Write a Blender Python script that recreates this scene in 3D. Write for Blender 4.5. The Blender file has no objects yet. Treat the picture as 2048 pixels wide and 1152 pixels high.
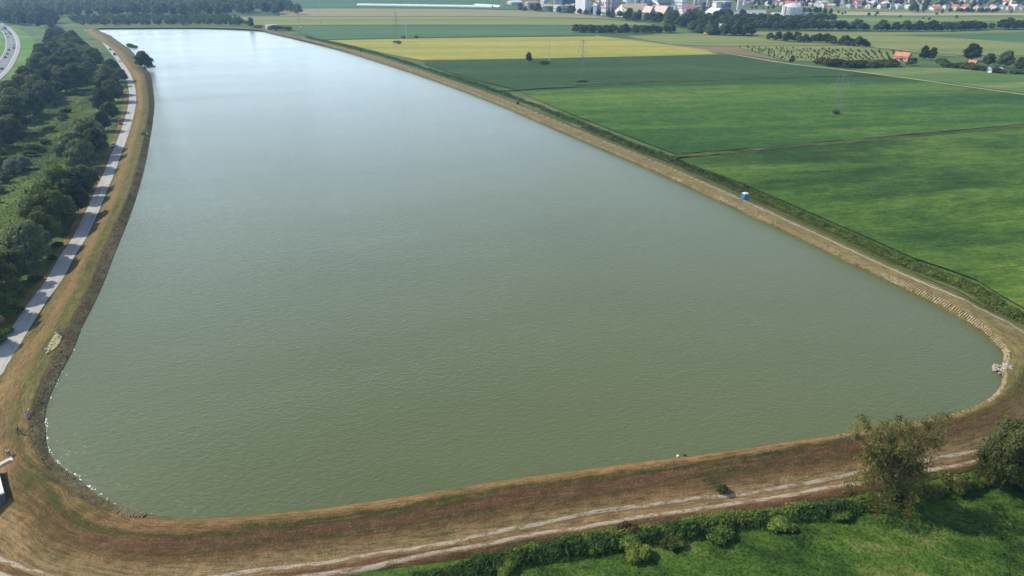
import bpy, bmesh, math, random
import numpy as np
from mathutils import Vector, Matrix
R_ = math.radians
random.seed(7)
SC = bpy.context.scene
COL = SC.collection

# ------------------------------------------------------------------ camera, sky, sun, exposure
CH = 72.0                                   # drone height above the plain
FPX = 1365.0                                # focal length, in pixels of the 2048 px photograph
PITCH = math.atan(651 / FPX)
cam = bpy.data.cameras.new('camera')
cam.sensor_width = 36.0
cam.lens = 36.0 * FPX / 2048.0
cam.clip_start = 0.5
cam.clip_end = 20000
camo = bpy.data.objects.new('camera', cam)
COL.objects.link(camo)
camo.location = (0, 0, CH)
camo.rotation_euler = (math.pi / 2 - PITCH, 0, 0)
SC.camera = camo

SUN_EL = R_(40)
SUN_DIR = Vector((-0.955 * math.cos(SUN_EL), 0.297 * math.cos(SUN_EL), math.sin(SUN_EL)))   # towards the sun
SUN_AZ = math.atan2(SUN_DIR.x, SUN_DIR.y)   # clockwise from +Y
world = bpy.data.worlds.new('World')
SC.world = world
world.use_nodes = True
wn = world.node_tree
bg = wn.nodes['Background']
sky = wn.nodes.new('ShaderNodeTexSky')
sky.sky_type = 'NISHITA'
sky.sun_disc = False
sky.sun_elevation = SUN_EL
sky.sun_rotation = SUN_AZ
sky.altitude = 0
sky.air_density = 1.0
sky.dust_density = 1.0
sky.ozone_density = 1.0
# clear sky at the top, and the white summer veil that the water mirrors: thick at the horizon, thinning upward, stronger towards the sun
bg.inputs[1].default_value = 0.10
wn.links.new(sky.outputs[0], bg.inputs[0])
def wmath(op, a, b=None):
    nd = wn.nodes.new('ShaderNodeMath'); nd.operation = op
    for i, v in enumerate((a, b)):
        if v is None: continue
        if isinstance(v, (int, float)): nd.inputs[i].default_value = v
        else: wn.links.new(v, nd.inputs[i])
    return nd.outputs[0]
wtc = wn.nodes.new('ShaderNodeTexCoord')
wsep = wn.nodes.new('ShaderNodeSeparateXYZ'); wn.links.new(wtc.outputs['Generated'], wsep.inputs[0])
wz = wmath('MAXIMUM', wsep.outputs[2], 0.0)
wdot = wn.nodes.new('ShaderNodeVectorMath'); wdot.operation = 'DOT_PRODUCT'
wn.links.new(wtc.outputs['Generated'], wdot.inputs[0]); wdot.inputs[1].default_value = tuple(SUN_DIR)
VEIL_LOW, VEIL_HIGH = 1.6, 0.32
wv = wmath('ADD', wmath('MULTIPLY', wmath('EXPONENT', wmath('MULTIPLY', wz, -5.6)), VEIL_LOW), wmath('MULTIPLY', wmath('EXPONENT', wmath('MULTIPLY', wz, -2.2)), VEIL_HIGH))
wsun = wmath('ADD', 0.72, wmath('MULTIPLY', wmath('MAXIMUM', wdot.outputs['Value'], 0.0), 0.75))
wno = wn.nodes.new('ShaderNodeTexNoise'); wno.inputs['Scale'].default_value = 2.6; wno.inputs['Detail'].default_value = 4
wmp = wn.nodes.new('ShaderNodeMapping'); wmp.inputs['Scale'].default_value = (1, 1, 3.0)
wn.links.new(wtc.outputs['Generated'], wmp.inputs[0]); wn.links.new(wmp.outputs[0], wno.inputs['Vector'])
wv = wmath('MULTIPLY', wmath('MULTIPLY', wv, wsun), wmath('ADD', 0.94, wmath('MULTIPLY', wno.outputs['Fac'], 0.12)))
bg2 = wn.nodes.new('ShaderNodeBackground'); bg2.inputs[0].default_value = (0.76, 0.93, 1.15, 1)
wn.links.new(wv, bg2.inputs[1])
wadd = wn.nodes.new('ShaderNodeAddShader')
wn.links.new(bg.outputs[0], wadd.inputs[0]); wn.links.new(bg2.outputs[0], wadd.inputs[1])
wn.links.new(wadd.outputs[0], wn.nodes['World Output'].inputs[0])

sl = bpy.data.lights.new('sun', 'SUN')
sl.energy = 4.6
sl.angle = R_(0.55)
sl.color = (1.0, 0.93, 0.80)
slo = bpy.data.objects.new('sun', sl)
COL.objects.link(slo)
slo.rotation_euler = SUN_DIR.to_track_quat('Z', 'Y').to_euler()

SC.render.engine = 'CYCLES'
SC.view_settings.view_transform = 'Standard'
SC.view_settings.look = 'None'
SC.view_settings.exposure = 0.24
SC.view_settings.gamma = 1.0
SC.view_settings.use_curve_mapping = False
cy = SC.cycles
cy.max_bounces = 5
cy.diffuse_bounces = 2
cy.glossy_bounces = 2
cy.transmission_bounces = 3
cy.volume_bounces = 0
cy.transparent_max_bounces = 4
cy.use_denoising = True
cy.sample_clamp_indirect = 4.0
cy.caustics_reflective = False
cy.caustics_refractive = False

# ------------------------------------------------------------------ helpers
PS, PC = math.sin(PITCH), math.cos(PITCH)

def P(x, y, z=0.0):
    """where the line of sight of a photograph pixel meets the level z: used to survey the place"""
    a = (x - 1024) / FPX
    b = (y - 576) / FPX
    t = (CH - z) / (PS + b * PC)
    return Vector((t * a, t * (PC - b * PS), z))

def top_z(gy, py):
    b = (py - 576) / FPX
    return CH - gy * (PS + b * PC) / (PC - b * PS)

def mpp(x, y, z=0.0):
    """metres per photograph pixel there"""
    b = (y - 576) / FPX
    return (CH - z) / (PS + b * PC) / FPX

class NT:
    def __init__(self, name):
        self.m = bpy.data.materials.new(name)
        self.m.use_nodes = True
        self.t = self.m.node_tree
        self.b = self.t.nodes['Principled BSDF']
        self.b.inputs['Specular IOR Level'].default_value = 0.15
        self.b.inputs['Roughness'].default_value = 0.9
    def n(self, kind, **kw):
        nd = self.t.nodes.new(kind)
        for k, v in kw.items():
            setattr(nd, k, v)
        return nd
    def l(self, a, b):
        self.t.links.new(a, b)
    def pos(self):
        return self.n('ShaderNodeNewGeometry').outputs['Position']
    def map(self, vec, scale=(1, 1, 1), rot=(0, 0, 0), loc=(0, 0, 0)):
        # turn first, then scale, so that streaks follow the turned axes
        a = self.n('ShaderNodeMapping')
        a.inputs['Rotation'].default_value = rot
        self.l(vec, a.inputs[0])
        m = self.n('ShaderNodeMapping')
        m.inputs['Scale'].default_value = scale
        m.inputs['Location'].default_value = loc
        self.l(a.outputs[0], m.inputs[0])
        return m.outputs[0]
    def noise(self, vec, scale=1.0, detail=4, rough=0.6, dist=0.0):
        nd = self.n('ShaderNodeTexNoise')
        nd.inputs['Scale'].default_value = scale
        nd.inputs['Detail'].default_value = detail
        nd.inputs['Roughness'].default_value = rough
        nd.inputs['Distortion'].default_value = dist
        self.l(vec, nd.inputs['Vector'])
        return nd.outputs['Fac']
    def math(self, op, a, b=None, c=None):
        nd = self.n('ShaderNodeMath', operation=op)
        for i, v in enumerate((a, b, c)):
            if v is None:
                continue
            if isinstance(v, (int, float)):
                nd.inputs[i].default_value = v
            else:
                self.l(v, nd.inputs[i])
        return nd.outputs[0]
    def ramp(self, fac, stops, interp='LINEAR'):
        r = self.n('ShaderNodeValToRGB')
        r.color_ramp.interpolation = interp
        e = r.color_ramp.elements
        while len(e) < len(stops):
            e.new(0.5)
        for i, (p, c) in enumerate(stops):
            e[i].position = p
            e[i].color = (*c, 1) if len(c) == 3 else c
        self.l(fac, r.inputs[0])
        return r.outputs[0]
    def mix(self, fac, a, b, blend='MIX'):
        nd = self.n('ShaderNodeMix', data_type='RGBA', blend_type=blend)
        for i, v in ((0, fac), (6, a), (7, b)):
            if isinstance(v, (int, float)):
                nd.inputs[i].default_value = v
            elif isinstance(v, tuple):
                nd.inputs[i].default_value = (*v, 1)
            else:
                self.l(v, nd.inputs[i])
        return nd.outputs[2]
    def val(self, lo, hi, fac):
        nd = self.n('ShaderNodeMapRange')
        nd.inputs[1].default_value = 0.3
        nd.inputs[2].default_value = 0.7
        nd.inputs[3].default_value = lo
        nd.inputs[4].default_value = hi
        self.l(fac, nd.inputs[0])
        return nd.outputs[0]
    def color(self, c):
        self.l(c, self.b.inputs['Base Color'])
    def bump(self, h, dist=0.1, strength=0.6):
        b = self.n('ShaderNodeBump')
        b.inputs['Strength'].default_value = strength
        b.inputs['Distance'].default_value = dist
        self.l(h, b.inputs['Height'])
        self.l(b.outputs[0], self.b.inputs['Normal'])
    def attr(self, name):
        a = self.n('ShaderNodeAttribute', attribute_name=name)
        return a.outputs['Fac']
    def uv(self):
        return self.n('ShaderNodeUVMap', uv_map='UVMap').outputs[0]

def plain(name, c, rough=0.7, var=0.18, scale=0.6, metal=0.0, spec=0.25, streak=False):
    """a painted or built surface: its colour with some dirt and fading"""
    k = NT(name)
    tc = k.n('ShaderNodeTexCoord').outputs['Object']
    v = k.map(tc, (1, 1, 0.25) if streak else (1, 1, 1))
    f = k.noise(v, scale, 5, 0.65)
    g = k.val(1 - var, 1 + var, f)
    cc = k.mix(1.0, tuple(c), g, 'MULTIPLY')
    k.color(cc)
    k.b.inputs['Roughness'].default_value = rough
    k.b.inputs['Metallic'].default_value = metal
    k.b.inputs['Specular IOR Level'].default_value = spec
    return k.m

def tag(o, label=None, cat=None, group=None, kind=None):
    if label: o['label'] = label
    if cat: o['category'] = cat
    if group: o['group'] = group
    if kind: o['kind'] = kind
    return o

def empty(name, loc, label=None, cat=None, group=None, rz=0.0):
    o = bpy.data.objects.new(name, None)
    COL.objects.link(o)
    o.empty_display_size = 0.5
    o.location = loc
    o.rotation_euler = (0, 0, rz)
    return tag(o, label, cat, group)

def link(name, me, parent=None, m=None, loc=None):
    o = bpy.data.objects.new(name, me)
    COL.objects.link(o)
    if m is not None and len(me.materials) == 0:
        me.materials.append(m)
    if parent: o.parent = parent
    if loc is not None: o.location = loc
    return o

def dup(root, loc, rz=0.0, scale=None, label=None, group=None):
    r = root.copy()
    COL.objects.link(r)
    r.location = loc
    r.rotation_euler = (0, 0, rz)
    if scale is not None: r.scale = scale if not isinstance(scale, (int, float)) else (scale,) * 3
    if label: r['label'] = label
    if group: r['group'] = group
    for ch in list(root.children):
        c = ch.copy()
        COL.objects.link(c)
        c.parent = r
        for g in list(ch.children):
            d = g.copy()
            COL.objects.link(d)
            d.parent = c
    return r

def np_mesh(name, verts, quads=None, tris=None):
    me = bpy.data.meshes.new(name)
    verts = np.asarray(verts, dtype=np.float32)
    loops, starts, tot = [], [], []
    n = 0
    if quads is not None and len(quads):
        q = np.asarray(quads, dtype=np.int32)
        loops.append(q.ravel()); starts.append(np.arange(len(q)) * 4); tot.append(np.full(len(q), 4)); n = len(q) * 4
    if tris is not None and len(tris):
        q = np.asarray(tris, dtype=np.int32)
        loops.append(q.ravel()); starts.append(n + np.arange(len(q)) * 3); tot.append(np.full(len(q), 3))
    loops = np.concatenate(loops); starts = np.concatenate(starts).astype(np.int32); tot = np.concatenate(tot).astype(np.int32)
    me.vertices.add(len(verts)); me.vertices.foreach_set('co', verts.ravel())
    me.loops.add(len(loops)); me.loops.foreach_set('vertex_index', loops.astype(np.int32))
    me.polygons.add(len(starts)); me.polygons.foreach_set('loop_start', starts); me.polygons.foreach_set('loop_total', tot)
    me.update(calc_edges=True)
    return me

class MB:
    """collects boxes, bars, prisms and tubes, then makes one mesh object of them"""
    def __init__(self):
        self.v, self.f = [], []
    def add(self, vs, fs):
        o = len(self.v)
        self.v += [tuple(v) for v in vs]
        self.f += [tuple(i + o for i in f) for f in fs]
        return self
    def box(self, x0, y0, z0, x1, y1, z1):
        return self.add([(x0, y0, z0), (x1, y0, z0), (x1, y1, z0), (x0, y1, z0), (x0, y0, z1), (x1, y0, z1), (x1, y1, z1), (x0, y1, z1)],
                        [(0, 3, 2, 1), (4, 5, 6, 7), (0, 1, 5, 4), (1, 2, 6, 5), (2, 3, 7, 6), (3, 0, 4, 7)])
    def bar(self, a, b, w, w2=None, n=4):
        a, b = Vector(a), Vector(b)
        w2 = w if w2 is None else w2
        d = (b - a).normalized()
        u = d.cross(Vector((0, 0, 1)))
        if u.length < 1e-3: u = Vector((1, 0, 0))
        u.normalize()
        t = d.cross(u)
        vs, fs = [], []
        for p, r in ((a, w), (b, w2)):
            for i in range(n):
                q = 2 * math.pi * (i + .5) / n
                vs.append(p + (u * math.cos(q) + t * math.sin(q)) * r)
        for i in range(n):
            j = (i + 1) % n
            fs.append((i, j, n + j, n + i))
        fs.append(tuple(range(n - 1, -1, -1)))
        fs.append(tuple(range(n, 2 * n)))
        return self.add(vs, fs)
    def lathe(self, prof, n=20, c=(0, 0)):
        vs, fs = [], []
        for r, z in prof:
            for i in range(n):
                q = 2 * math.pi * i / n
                vs.append((c[0] + r * math.cos(q), c[1] + r * math.sin(q), z))
        for k in range(len(prof) - 1):
            for i in range(n):
                j = (i + 1) % n
                fs.append((k * n + i, k * n + j, (k + 1) * n + j, (k + 1) * n + i))
        fs.append(tuple(range(n - 1, -1, -1)))
        fs.append(tuple((len(prof) - 1) * n + i for i in range(n)))
        return self.add(vs, fs)
    def gable(self, x0, y0, x1, y1, z0, h, along='x', over=0.0, thick=0.25):
        """a pitched roof: two slabs, the ridge along x or y"""
        if along == 'x':
            ym = (y0 + y1) / 2
            A = [(x0 - over, y0 - over, z0), (x1 + over, y0 - over, z0), (x1 + over, ym, z0 + h), (x0 - over, ym, z0 + h)]
            B = [(x1 + over, y1 + over, z0), (x0 - over, y1 + over, z0), (x0 - over, ym, z0 + h), (x1 + over, ym, z0 + h)]
        else:
            xm = (x0 + x1) / 2
            A = [(x0 - over, y1 + over, z0), (x0 - over, y0 - over, z0), (xm, y0 - over, z0 + h), (xm, y1 + over, z0 + h)]
            B = [(x1 + over, y0 - over, z0), (x1 + over, y1 + over, z0), (xm, y1 + over, z0 + h), (xm, y0 - over, z0 + h)]
        for q in (A, B):
            dn = [(x, y, z - thick) for x, y, z in q]
            self.add(q + dn, [(0, 1, 2, 3), (7, 6, 5, 4), (0, 4, 5, 1), (1, 5, 6, 2), (2, 6, 7, 3), (3, 7, 4, 0)])
        return self
    def gable_wall(self, x0, y0, x1, y1, z0, z1, h, along='x'):
        """walls with the triangles under a pitched roof"""
        if along == 'x':
            ym = (y0 + y1) / 2
            vs = [(x0, y0, z0), (x1, y0, z0), (x1, y1, z0), (x0, y1, z0), (x0, y0, z1), (x1, y0, z1), (x1, y1, z1), (x0, y1, z1), (x0, ym, z1 + h), (x1, ym, z1 + h)]
            fs = [(0, 1, 5, 4), (2, 3, 7, 6), (1, 2, 6, 9, 5), (3, 0, 4, 8, 7), (4, 5, 9, 8), (6, 7, 8, 9), (0, 3, 2, 1)]
        else:
            xm = (x0 + x1) / 2
            vs = [(x0, y0, z0), (x1, y0, z0), (x1, y1, z0), (x0, y1, z0), (x0, y0, z1), (x1, y0, z1), (x1, y1, z1), (x0, y1, z1), (xm, y0, z1 + h), (xm, y1, z1 + h)]
            fs = [(0, 1, 5, 8, 4), (1, 2, 6, 5), (2, 3, 7, 9, 6), (3, 0, 4, 7), (4, 8, 9, 7), (5, 6, 9, 8), (0, 3, 2, 1)]
        return self.add(vs, fs)
    def mesh(self, name, m, smooth=False):
        me = bpy.data.meshes.new(name)
        me.from_pydata(self.v, [], self.f)
        if m is not None: me.materials.append(m)
        if smooth:
            me.polygons.foreach_set('use_smooth', [True] * len(me.polygons))
        me.update()
        return me
    def build(self, name, m, parent=None, loc=None, smooth=False):
        return link(name, self.mesh(name, m, smooth), parent, None, loc)

def catmull(pts, n, closed):
    pts = [np.array(p, float) for p in pts]
    out = []
    N = len(pts)
    rng = range(N) if closed else range(N - 1)
    for i in rng:
        if closed:
            p0, p1, p2, p3 = pts[i - 1], pts[i], pts[(i + 1) % N], pts[(i + 2) % N]
        else:
            p0, p1, p2, p3 = pts[max(i - 1, 0)], pts[i], pts[i + 1], pts[min(i + 2, N - 1)]
        # centripetal form: no loops where stations are unevenly spaced
        def tj(ti, a, b): return ti + max(1e-4, np.linalg.norm((b - a)[:2])) ** 0.5
        t0 = 0; t1 = tj(t0, p0, p1); t2 = tj(t1, p1, p2); t3 = tj(t2, p2, p3)
        for k in range(n):
            t = t1 + (t2 - t1) * k / n
            A1 = (t1 - t) / (t1 - t0) * p0 + (t - t0) / (t1 - t0) * p1
            A2 = (t2 - t) / (t2 - t1) * p1 + (t - t1) / (t2 - t1) * p2
            A3 = (t3 - t) / (t3 - t2) * p2 + (t - t2) / (t3 - t2) * p3
            B1 = (t2 - t) / (t2 - t0) * A1 + (t - t0) / (t2 - t0) * A2
            B2 = (t3 - t) / (t3 - t1) * A2 + (t - t1) / (t3 - t1) * A3
            out.append((t2 - t) / (t2 - t1) * B1 + (t - t1) / (t2 - t1) * B2)
    if not closed: out.append(pts[-1])
    return np.array(out)

def poly_sheet(name, pts, z, m, kind='structure', cut=None):
    """a flat sheet over a surveyed outline"""
    bm = bmesh.new()
    vs = [bm.verts.new((p[0], p[1], z)) for p in pts]
    f = bm.faces.new(vs)
    if f.normal.z < 0: f.normal_flip()
    bmesh.ops.triangulate(bm, faces=[f])
    me = bpy.data.meshes.new(name)
    bm.normal_update()
    for f in bm.faces:
        if f.normal.z < 0: f.normal_flip()
    bm.to_mesh(me); bm.free()
    o = link(name, me, None, m)
    o['kind'] = kind
    return o

def ribbon(name, line, offs, z, m, parent=None, dz=None):
    """a strip along a ground line, from offset to offset across it; UV in metres"""
    line = np.asarray(line, float)[:, :2]
    d = np.gradient(line, axis=0)
    d /= np.linalg.norm(d, axis=1)[:, None] + 1e-9
    nrm = np.stack([d[:, 1], -d[:, 0]], 1)          # to the right of travel
    s = np.concatenate([[0], np.cumsum(np.linalg.norm(np.diff(line, axis=0), axis=1))])
    V = []; UV = []
    for o_ in offs:
        p = line + nrm * o_
        zz = np.full(len(p), z) if dz is None else z + dz(p)
        V.append(np.column_stack([p, zz])); UV.append(np.column_stack([s, np.full(len(s), o_)]))
    n = len(line); k = len(offs)
    V = np.concatenate(V); UV = np.concatenate(UV)
    q = []
    for j in range(k - 1):
        for i in range(n - 1):
            q.append((j * n + i, (j + 1) * n + i, (j + 1) * n + i + 1, j * n + i + 1))
    me = np_mesh(name, V, quads=q)
    uvl = me.uv_layers.new(name='UVMap')
    li = np.zeros(len(me.loops), np.int32); me.loops.foreach_get('vertex_index', li)
    uvl.data.foreach_set('uv', UV[li].astype(np.float32).ravel())
    o = link(name, me, parent, m)
    return o

def in_poly(x, y, poly):
    c = False
    n = len(poly)
    j = n - 1
    for i in range(n):
        xi, yi = poly[i][0], poly[i][1]; xj, yj = poly[j][0], poly[j][1]
        if (yi > y) != (yj > y) and x < (xj - xi) * (y - yi) / (yj - yi) + xi: c = not c
        j = i
    return c

def in_poly_np(x, y, poly):
    c = np.zeros(len(x), bool)
    n = len(poly); j = n - 1
    for i in range(n):
        xi, yi = poly[i][0], poly[i][1]; xj, yj = poly[j][0], poly[j][1]
        if yi != yj:
            c ^= ((yi > y) != (yj > y)) & (x < (xj - xi) * (y - yi) / (yj - yi) + xi)
        j = i
    return c

# ------------------------------------------------------------------ materials of the land
def veg_mat(name, stops, ang=0.0, stretch=0.15, big=0.02, med=0.2, fine=1.6, bump=0.25, w=(0.4, 0.3, 0.3), rows=0.0, roww=0.75, tram=0.0):
    k = NT(name)
    p = k.pos()
    v = k.map(p, (stretch, 1, 1), (0, 0, ang))
    a = k.noise(v, big, 4, 0.55, 0.6)
    b = k.noise(k.map(p, (0.5, 1, 1), (0, 0, ang)), med, 5, 0.6)
    c = k.noise(p, fine, 5, 0.7)
    s = k.math('ADD', k.math('ADD', k.math('MULTIPLY', a, w[0]), k.math('MULTIPLY', b, w[1])), k.math('MULTIPLY', c, w[2]))
    if rows:
        wv = k.n('ShaderNodeTexWave', wave_type='BANDS', bands_direction='Y')
        wv.inputs['Scale'].default_value = 1.0 / roww
        wv.inputs['Distortion'].default_value = 1.5
        wv.inputs['Detail'].default_value = 2
        k.l(k.map(p, (0.2, 0.314, 1), (0, 0, ang)), wv.inputs['Vector'])
        s = k.math('ADD', s, k.math('MULTIPLY', k.math('SUBTRACT', wv.outputs['Fac'], 0.5), rows))
    cc = k.ramp(s, stops)
    if tram:
        sp = k.n('ShaderNodeSeparateXYZ'); k.l(k.map(p, (1, 1, 1), (0, 0, ang)), sp.inputs[0])
        u = k.math('FRACT', k.math('DIVIDE', k.math('ADD', sp.outputs[1], k.math('MULTIPLY', a, 5.0)), tram))
        ln = k.math('MULTIPLY', k.math('LESS_THAN', u, 0.045), k.math('GREATER_THAN', b, 0.42))
        cc = k.mix(k.math('MULTIPLY', ln, 0.45), cc, tuple(x * .55 for x in stops[0][1]))
        # leaves in rows and small gaps where the crop stands thin
        gp = k.noise(k.map(p, (.4, 1, 1), (0, 0, ang), (9, 4, 0)), .7, 5, .8)
        cc = k.mix(1.0, cc, k.val(.62, 1.42, gp), 'MULTIPLY')
    k.color(cc)
    if bump:
        k.bump(k.math('ADD', c, k.math('MULTIPLY', b, 0.7)), bump, 0.8)
    k.b.inputs['Specular IOR Level'].default_value = 0.08
    return k.m

M = {}
M['plain_land'] = veg_mat('plain_land', [(0.36, (0.035, 0.075, 0.022)), (0.48, (0.07, 0.12, 0.035)), (0.55, (0.12, 0.15, 0.05)), (0.64, (0.2, 0.18, 0.09))],
                          R_(-12), 0.06, 0.012, 0.05, 0.5, 0.1, (0.55, 0.25, 0.2))
M['meadow'] = veg_mat('meadow', [(0.38, (0.022, 0.042, 0.011)), (0.455, (0.044, 0.092, 0.016)), (0.53, (0.082, 0.145, 0.023)), (0.60, (0.185, 0.185, 0.062))],
                      0.5, 0.8, 0.07, 0.4, 1.8, 0.4, (0.34, 0.36, 0.3))
M['rough_meadow'] = veg_mat('rough_meadow', [(0.38, (0.026, 0.044, 0.013)), (0.46, (0.055, 0.094, 0.02)), (0.54, (0.10, 0.148, 0.03)), (0.61, (0.19, 0.17, 0.07))],
                            1.2, 0.5, 0.03, 0.14, 0.9, 0.5, (0.35, 0.4, 0.25))
M['motorway_verge'] = veg_mat('motorway_verge', [(0.38, (0.06, 0.14, 0.022)), (0.5, (0.09, 0.2, 0.03)), (0.6, (0.17, 0.24, 0.05)), (0.68, (0.22, 0.2, 0.09))],
                              0.3, 0.3, 0.03, 0.12, 0.8, 0.2)
SOY = [(0.39, (0.022, 0.05, 0.011)), (0.46, (0.04, 0.088, 0.015)), (0.53, (0.076, 0.136, 0.021)), (0.61, (0.13, 0.185, 0.03))]
M['soy_near'] = veg_mat('soy_near', SOY, R_(-12), 0.3, 0.03, 0.2, 1.3, 0.5, (0.5, 0.22, 0.28), 0.02, 1.5, 15.0)
M['soy_mid'] = veg_mat('soy_mid', [(0.38, (0.022, 0.058, 0.013)), (0.49, (0.037, 0.09, 0.017)), (0.56, (0.07, 0.135, 0.022)), (0.63, (0.125, 0.18, 0.03))],
                       R_(-7), 0.10, 0.02, 0.12, 0.8, 0.4, (0.5, 0.25, 0.25), tram=21.0)
M['soy_far'] = veg_mat('soy_far', [(0.36, (0.024, 0.056, 0.017)), (0.5, (0.036, 0.074, 0.02)), (0.64, (0.06, 0.10, 0.026))],
                       R_(-5), 0.08, 0.03, 0.1, 0.6, 0.3, (0.45, 0.3, 0.25), tram=24.0)
M['ripe_yellow'] = veg_mat('ripe_yellow', [(0.37, (0.15, 0.21, 0.038)), (0.48, (0.25, 0.26, 0.05)), (0.56, (0.33, 0.29, 0.06)), (0.64, (0.4, 0.31, 0.085))],
                           R_(-4), 0.06, 0.035, 0.15, 0.6, 0.2, (0.5, 0.3, 0.2))
M['teal_crop'] = veg_mat('teal_crop', [(0.36, (0.045, 0.105, 0.042)), (0.5, (0.065, 0.135, 0.05)), (0.64, (0.105, 0.155, 0.052))],
                         R_(-2), 0.06, 0.03, 0.1, 0.4, 0.2, (0.5, 0.3, 0.2))
M['olive_field'] = veg_mat('olive_field', [(0.36, (0.1, 0.15, 0.045)), (0.48, (0.16, 0.2, 0.06)), (0.58, (0.22, 0.22, 0.08)), (0.66, (0.26, 0.22, 0.11))],
                           R_(-2), 0.04, 0.03, 0.08, 0.4, 0.2, (0.6, 0.25, 0.15))
M['tan_field'] = veg_mat('tan_field', [(0.36, (0.16, 0.18, 0.07)), (0.5, (0.25, 0.22, 0.11)), (0.64, (0.32, 0.27, 0.16))],
                         R_(-2), 0.04, 0.03, 0.08, 0.4, 0.15, (0.6, 0.25, 0.15))
M['stubble'] = veg_mat('stubble', [(0.36, (0.11, 0.12, 0.045)), (0.5, (0.19, 0.15, 0.07)), (0.64, (0.26, 0.2, 0.1))],
                       R_(-25), 0.08, 0.03, 0.12, 0.6, 0.2)
M['pale_strip'] = veg_mat('pale_strip', [(0.36, (0.24, 0.22, 0.11)), (0.5, (0.34, 0.3, 0.17)), (0.64, (0.42, 0.38, 0.24))], 0, 0.5, 0.1, 0.4, 1.5, 0.05)
M['green_field'] = veg_mat('green_field', [(0.36, (0.06, 0.12, 0.03)), (0.5, (0.09, 0.16, 0.04)), (0.58, (0.15, 0.19, 0.06)), (0.66, (0.2, 0.2, 0.08))],
                           R_(-10), 0.05, 0.03, 0.09, 0.5, 0.25, (0.55, 0.27, 0.18))
M['ditch_grass'] = veg_mat('ditch_grass', [(0.37, (0.018, 0.032, 0.011)), (0.48, (0.045, 0.07, 0.02)), (0.56, (0.1, 0.105, 0.036)), (0.66, (0.18, 0.15, 0.07))],
                           R_(-10), 0.3, 0.15, 0.5, 1.8, 0.4)

def embank_mat():
    """mown grass of the embankment: across it the growth changes from band to band (attribute across),
    along it the mower leaves long streaks; the near bank is parched red brown, the east bank olive straw"""
    k = NT('embankment_grass')
    uv = k.uv()
    p = k.pos()
    acr, dry, side = k.attr('across'), k.attr('dry'), k.attr('stone')
    st = k.noise(k.map(uv, (0.025, 0.9, 1)), 1.0, 5, 0.6, 0.3)            # long mowing streaks
    st2 = k.noise(k.map(uv, (0.09, 2.6, 1), loc=(31, 7, 0)), 1.0, 4, 0.6)
    md = k.noise(p, 0.22, 4, 0.6, 0.4)
    fn = k.noise(p, 2.4, 5, 0.75)
    f2 = k.noise(p, 7.0, 3, 0.7)
    wob = k.math('ADD', acr, k.math('MULTIPLY', k.math('SUBTRACT', k.math('ADD', st, md), 1.0), 0.22))
    # near bank
    near = k.ramp(wob, [(0.0, (0.16, 0.15, 0.042)), (0.06, (0.30, 0.19, 0.08)), (0.20, (0.27, 0.155, 0.07)), (0.27, (0.075, 0.075, 0.022)),
                        (0.36, (0.185, 0.088, 0.052)), (0.47, (0.12, 0.08, 0.036)), (0.57, (0.23, 0.135, 0.062)), (0.66, (0.33, 0.235, 0.115)),
                        (0.80, (0.31, 0.205, 0.095)), (0.87, (0.18, 0.085, 0.05)), (0.95, (0.135, 0.085, 0.042)), (1.0, (0.06, 0.09, 0.02))])
    # west bank
    west = k.ramp(wob, [(0.0, (0.09, 0.085, 0.032)), (0.18, (0.2, 0.175, 0.065)), (0.3, (0.115, 0.12, 0.036)), (0.42, (0.19, 0.14, 0.058)),
                        (0.62, (0.255, 0.17, 0.078)), (0.8, (0.215, 0.152, 0.065)), (1.0, (0.13, 0.135, 0.038))])
    east = k.ramp(wob, [(0.0, (0.10, 0.10, 0.03)), (0.12, (0.25, 0.2, 0.085)), (0.40, (0.28, 0.215, 0.10)), (0.47, (0.12, 0.105, 0.035)), (0.6, (0.22, 0.19, 0.07)),
                        (0.75, (0.24, 0.205, 0.08)), (0.9, (0.15, 0.155, 0.045)), (1.0, (0.065, 0.095, 0.024))])
    c = k.mix(k.ramp(dry, [(0.0, (0, 0, 0)), (0.5, (1, 1, 1))]), east, west)
    c = k.mix(k.ramp(dry, [(0.5, (0, 0, 0)), (1.0, (1, 1, 1))]), c, near)
    # green regrowth and bare straw
    g = k.ramp(k.math('ADD', k.math('MULTIPLY', st, 0.5), k.math('MULTIPLY', k.noise(p, 0.09, 3, 0.6), 0.5)), [(0.52, (0, 0, 0)), (0.62, (1, 1, 1))])
    c = k.mix(k.math('MULTIPLY', g, 0.55), c, (0.05, 0.068, 0.018))
    s = k.ramp(k.math('ADD', k.math('MULTIPLY', st2, 0.5), k.math('MULTIPLY', fn, 0.5)), [(0.5, (0, 0, 0)), (0.66, (1, 1, 1))])
    c = k.mix(k.math('MULTIPLY', s, 0.5), c, (0.34, 0.25, 0.12))
    # mossy concrete facing under the grass, the water slope's shade darkening its colour
    c = k.mix(side, c, k.ramp(fn, [(0.35, (0.04, 0.036, 0.017)), (0.55, (0.085, 0.072, 0.034)), (0.7, (0.15, 0.125, 0.065))]))
    # combed dark thatch between the straw, in short strokes along the bank
    tk = k.noise(k.map(uv, (0.35, 2.2, 1), loc=(3, 19, 0)), 1.0, 6, 0.78)
    c = k.mix(k.math('MULTIPLY', k.ramp(tk, [(0.47, (0, 0, 0)), (0.6, (1, 1, 1))]), 0.62), c, (0.06, 0.05, 0.02))
    pl = k.noise(p, 0.55, 5, 0.75)
    c = k.mix(1.0, c, k.val(0.72, 1.22, pl), 'MULTIPLY')
    c = k.mix(1.0, c, k.val(0.5, 1.42, f2), 'MULTIPLY')
    k.color(c)
    k.bump(k.math('ADD', fn, k.math('MULTIPLY', f2, 0.5)), 0.35, 0.8)
    k.b.inputs['Specular IOR Level'].default_value = 0.05
    return k.m
M['bank'] = embank_mat()

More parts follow.
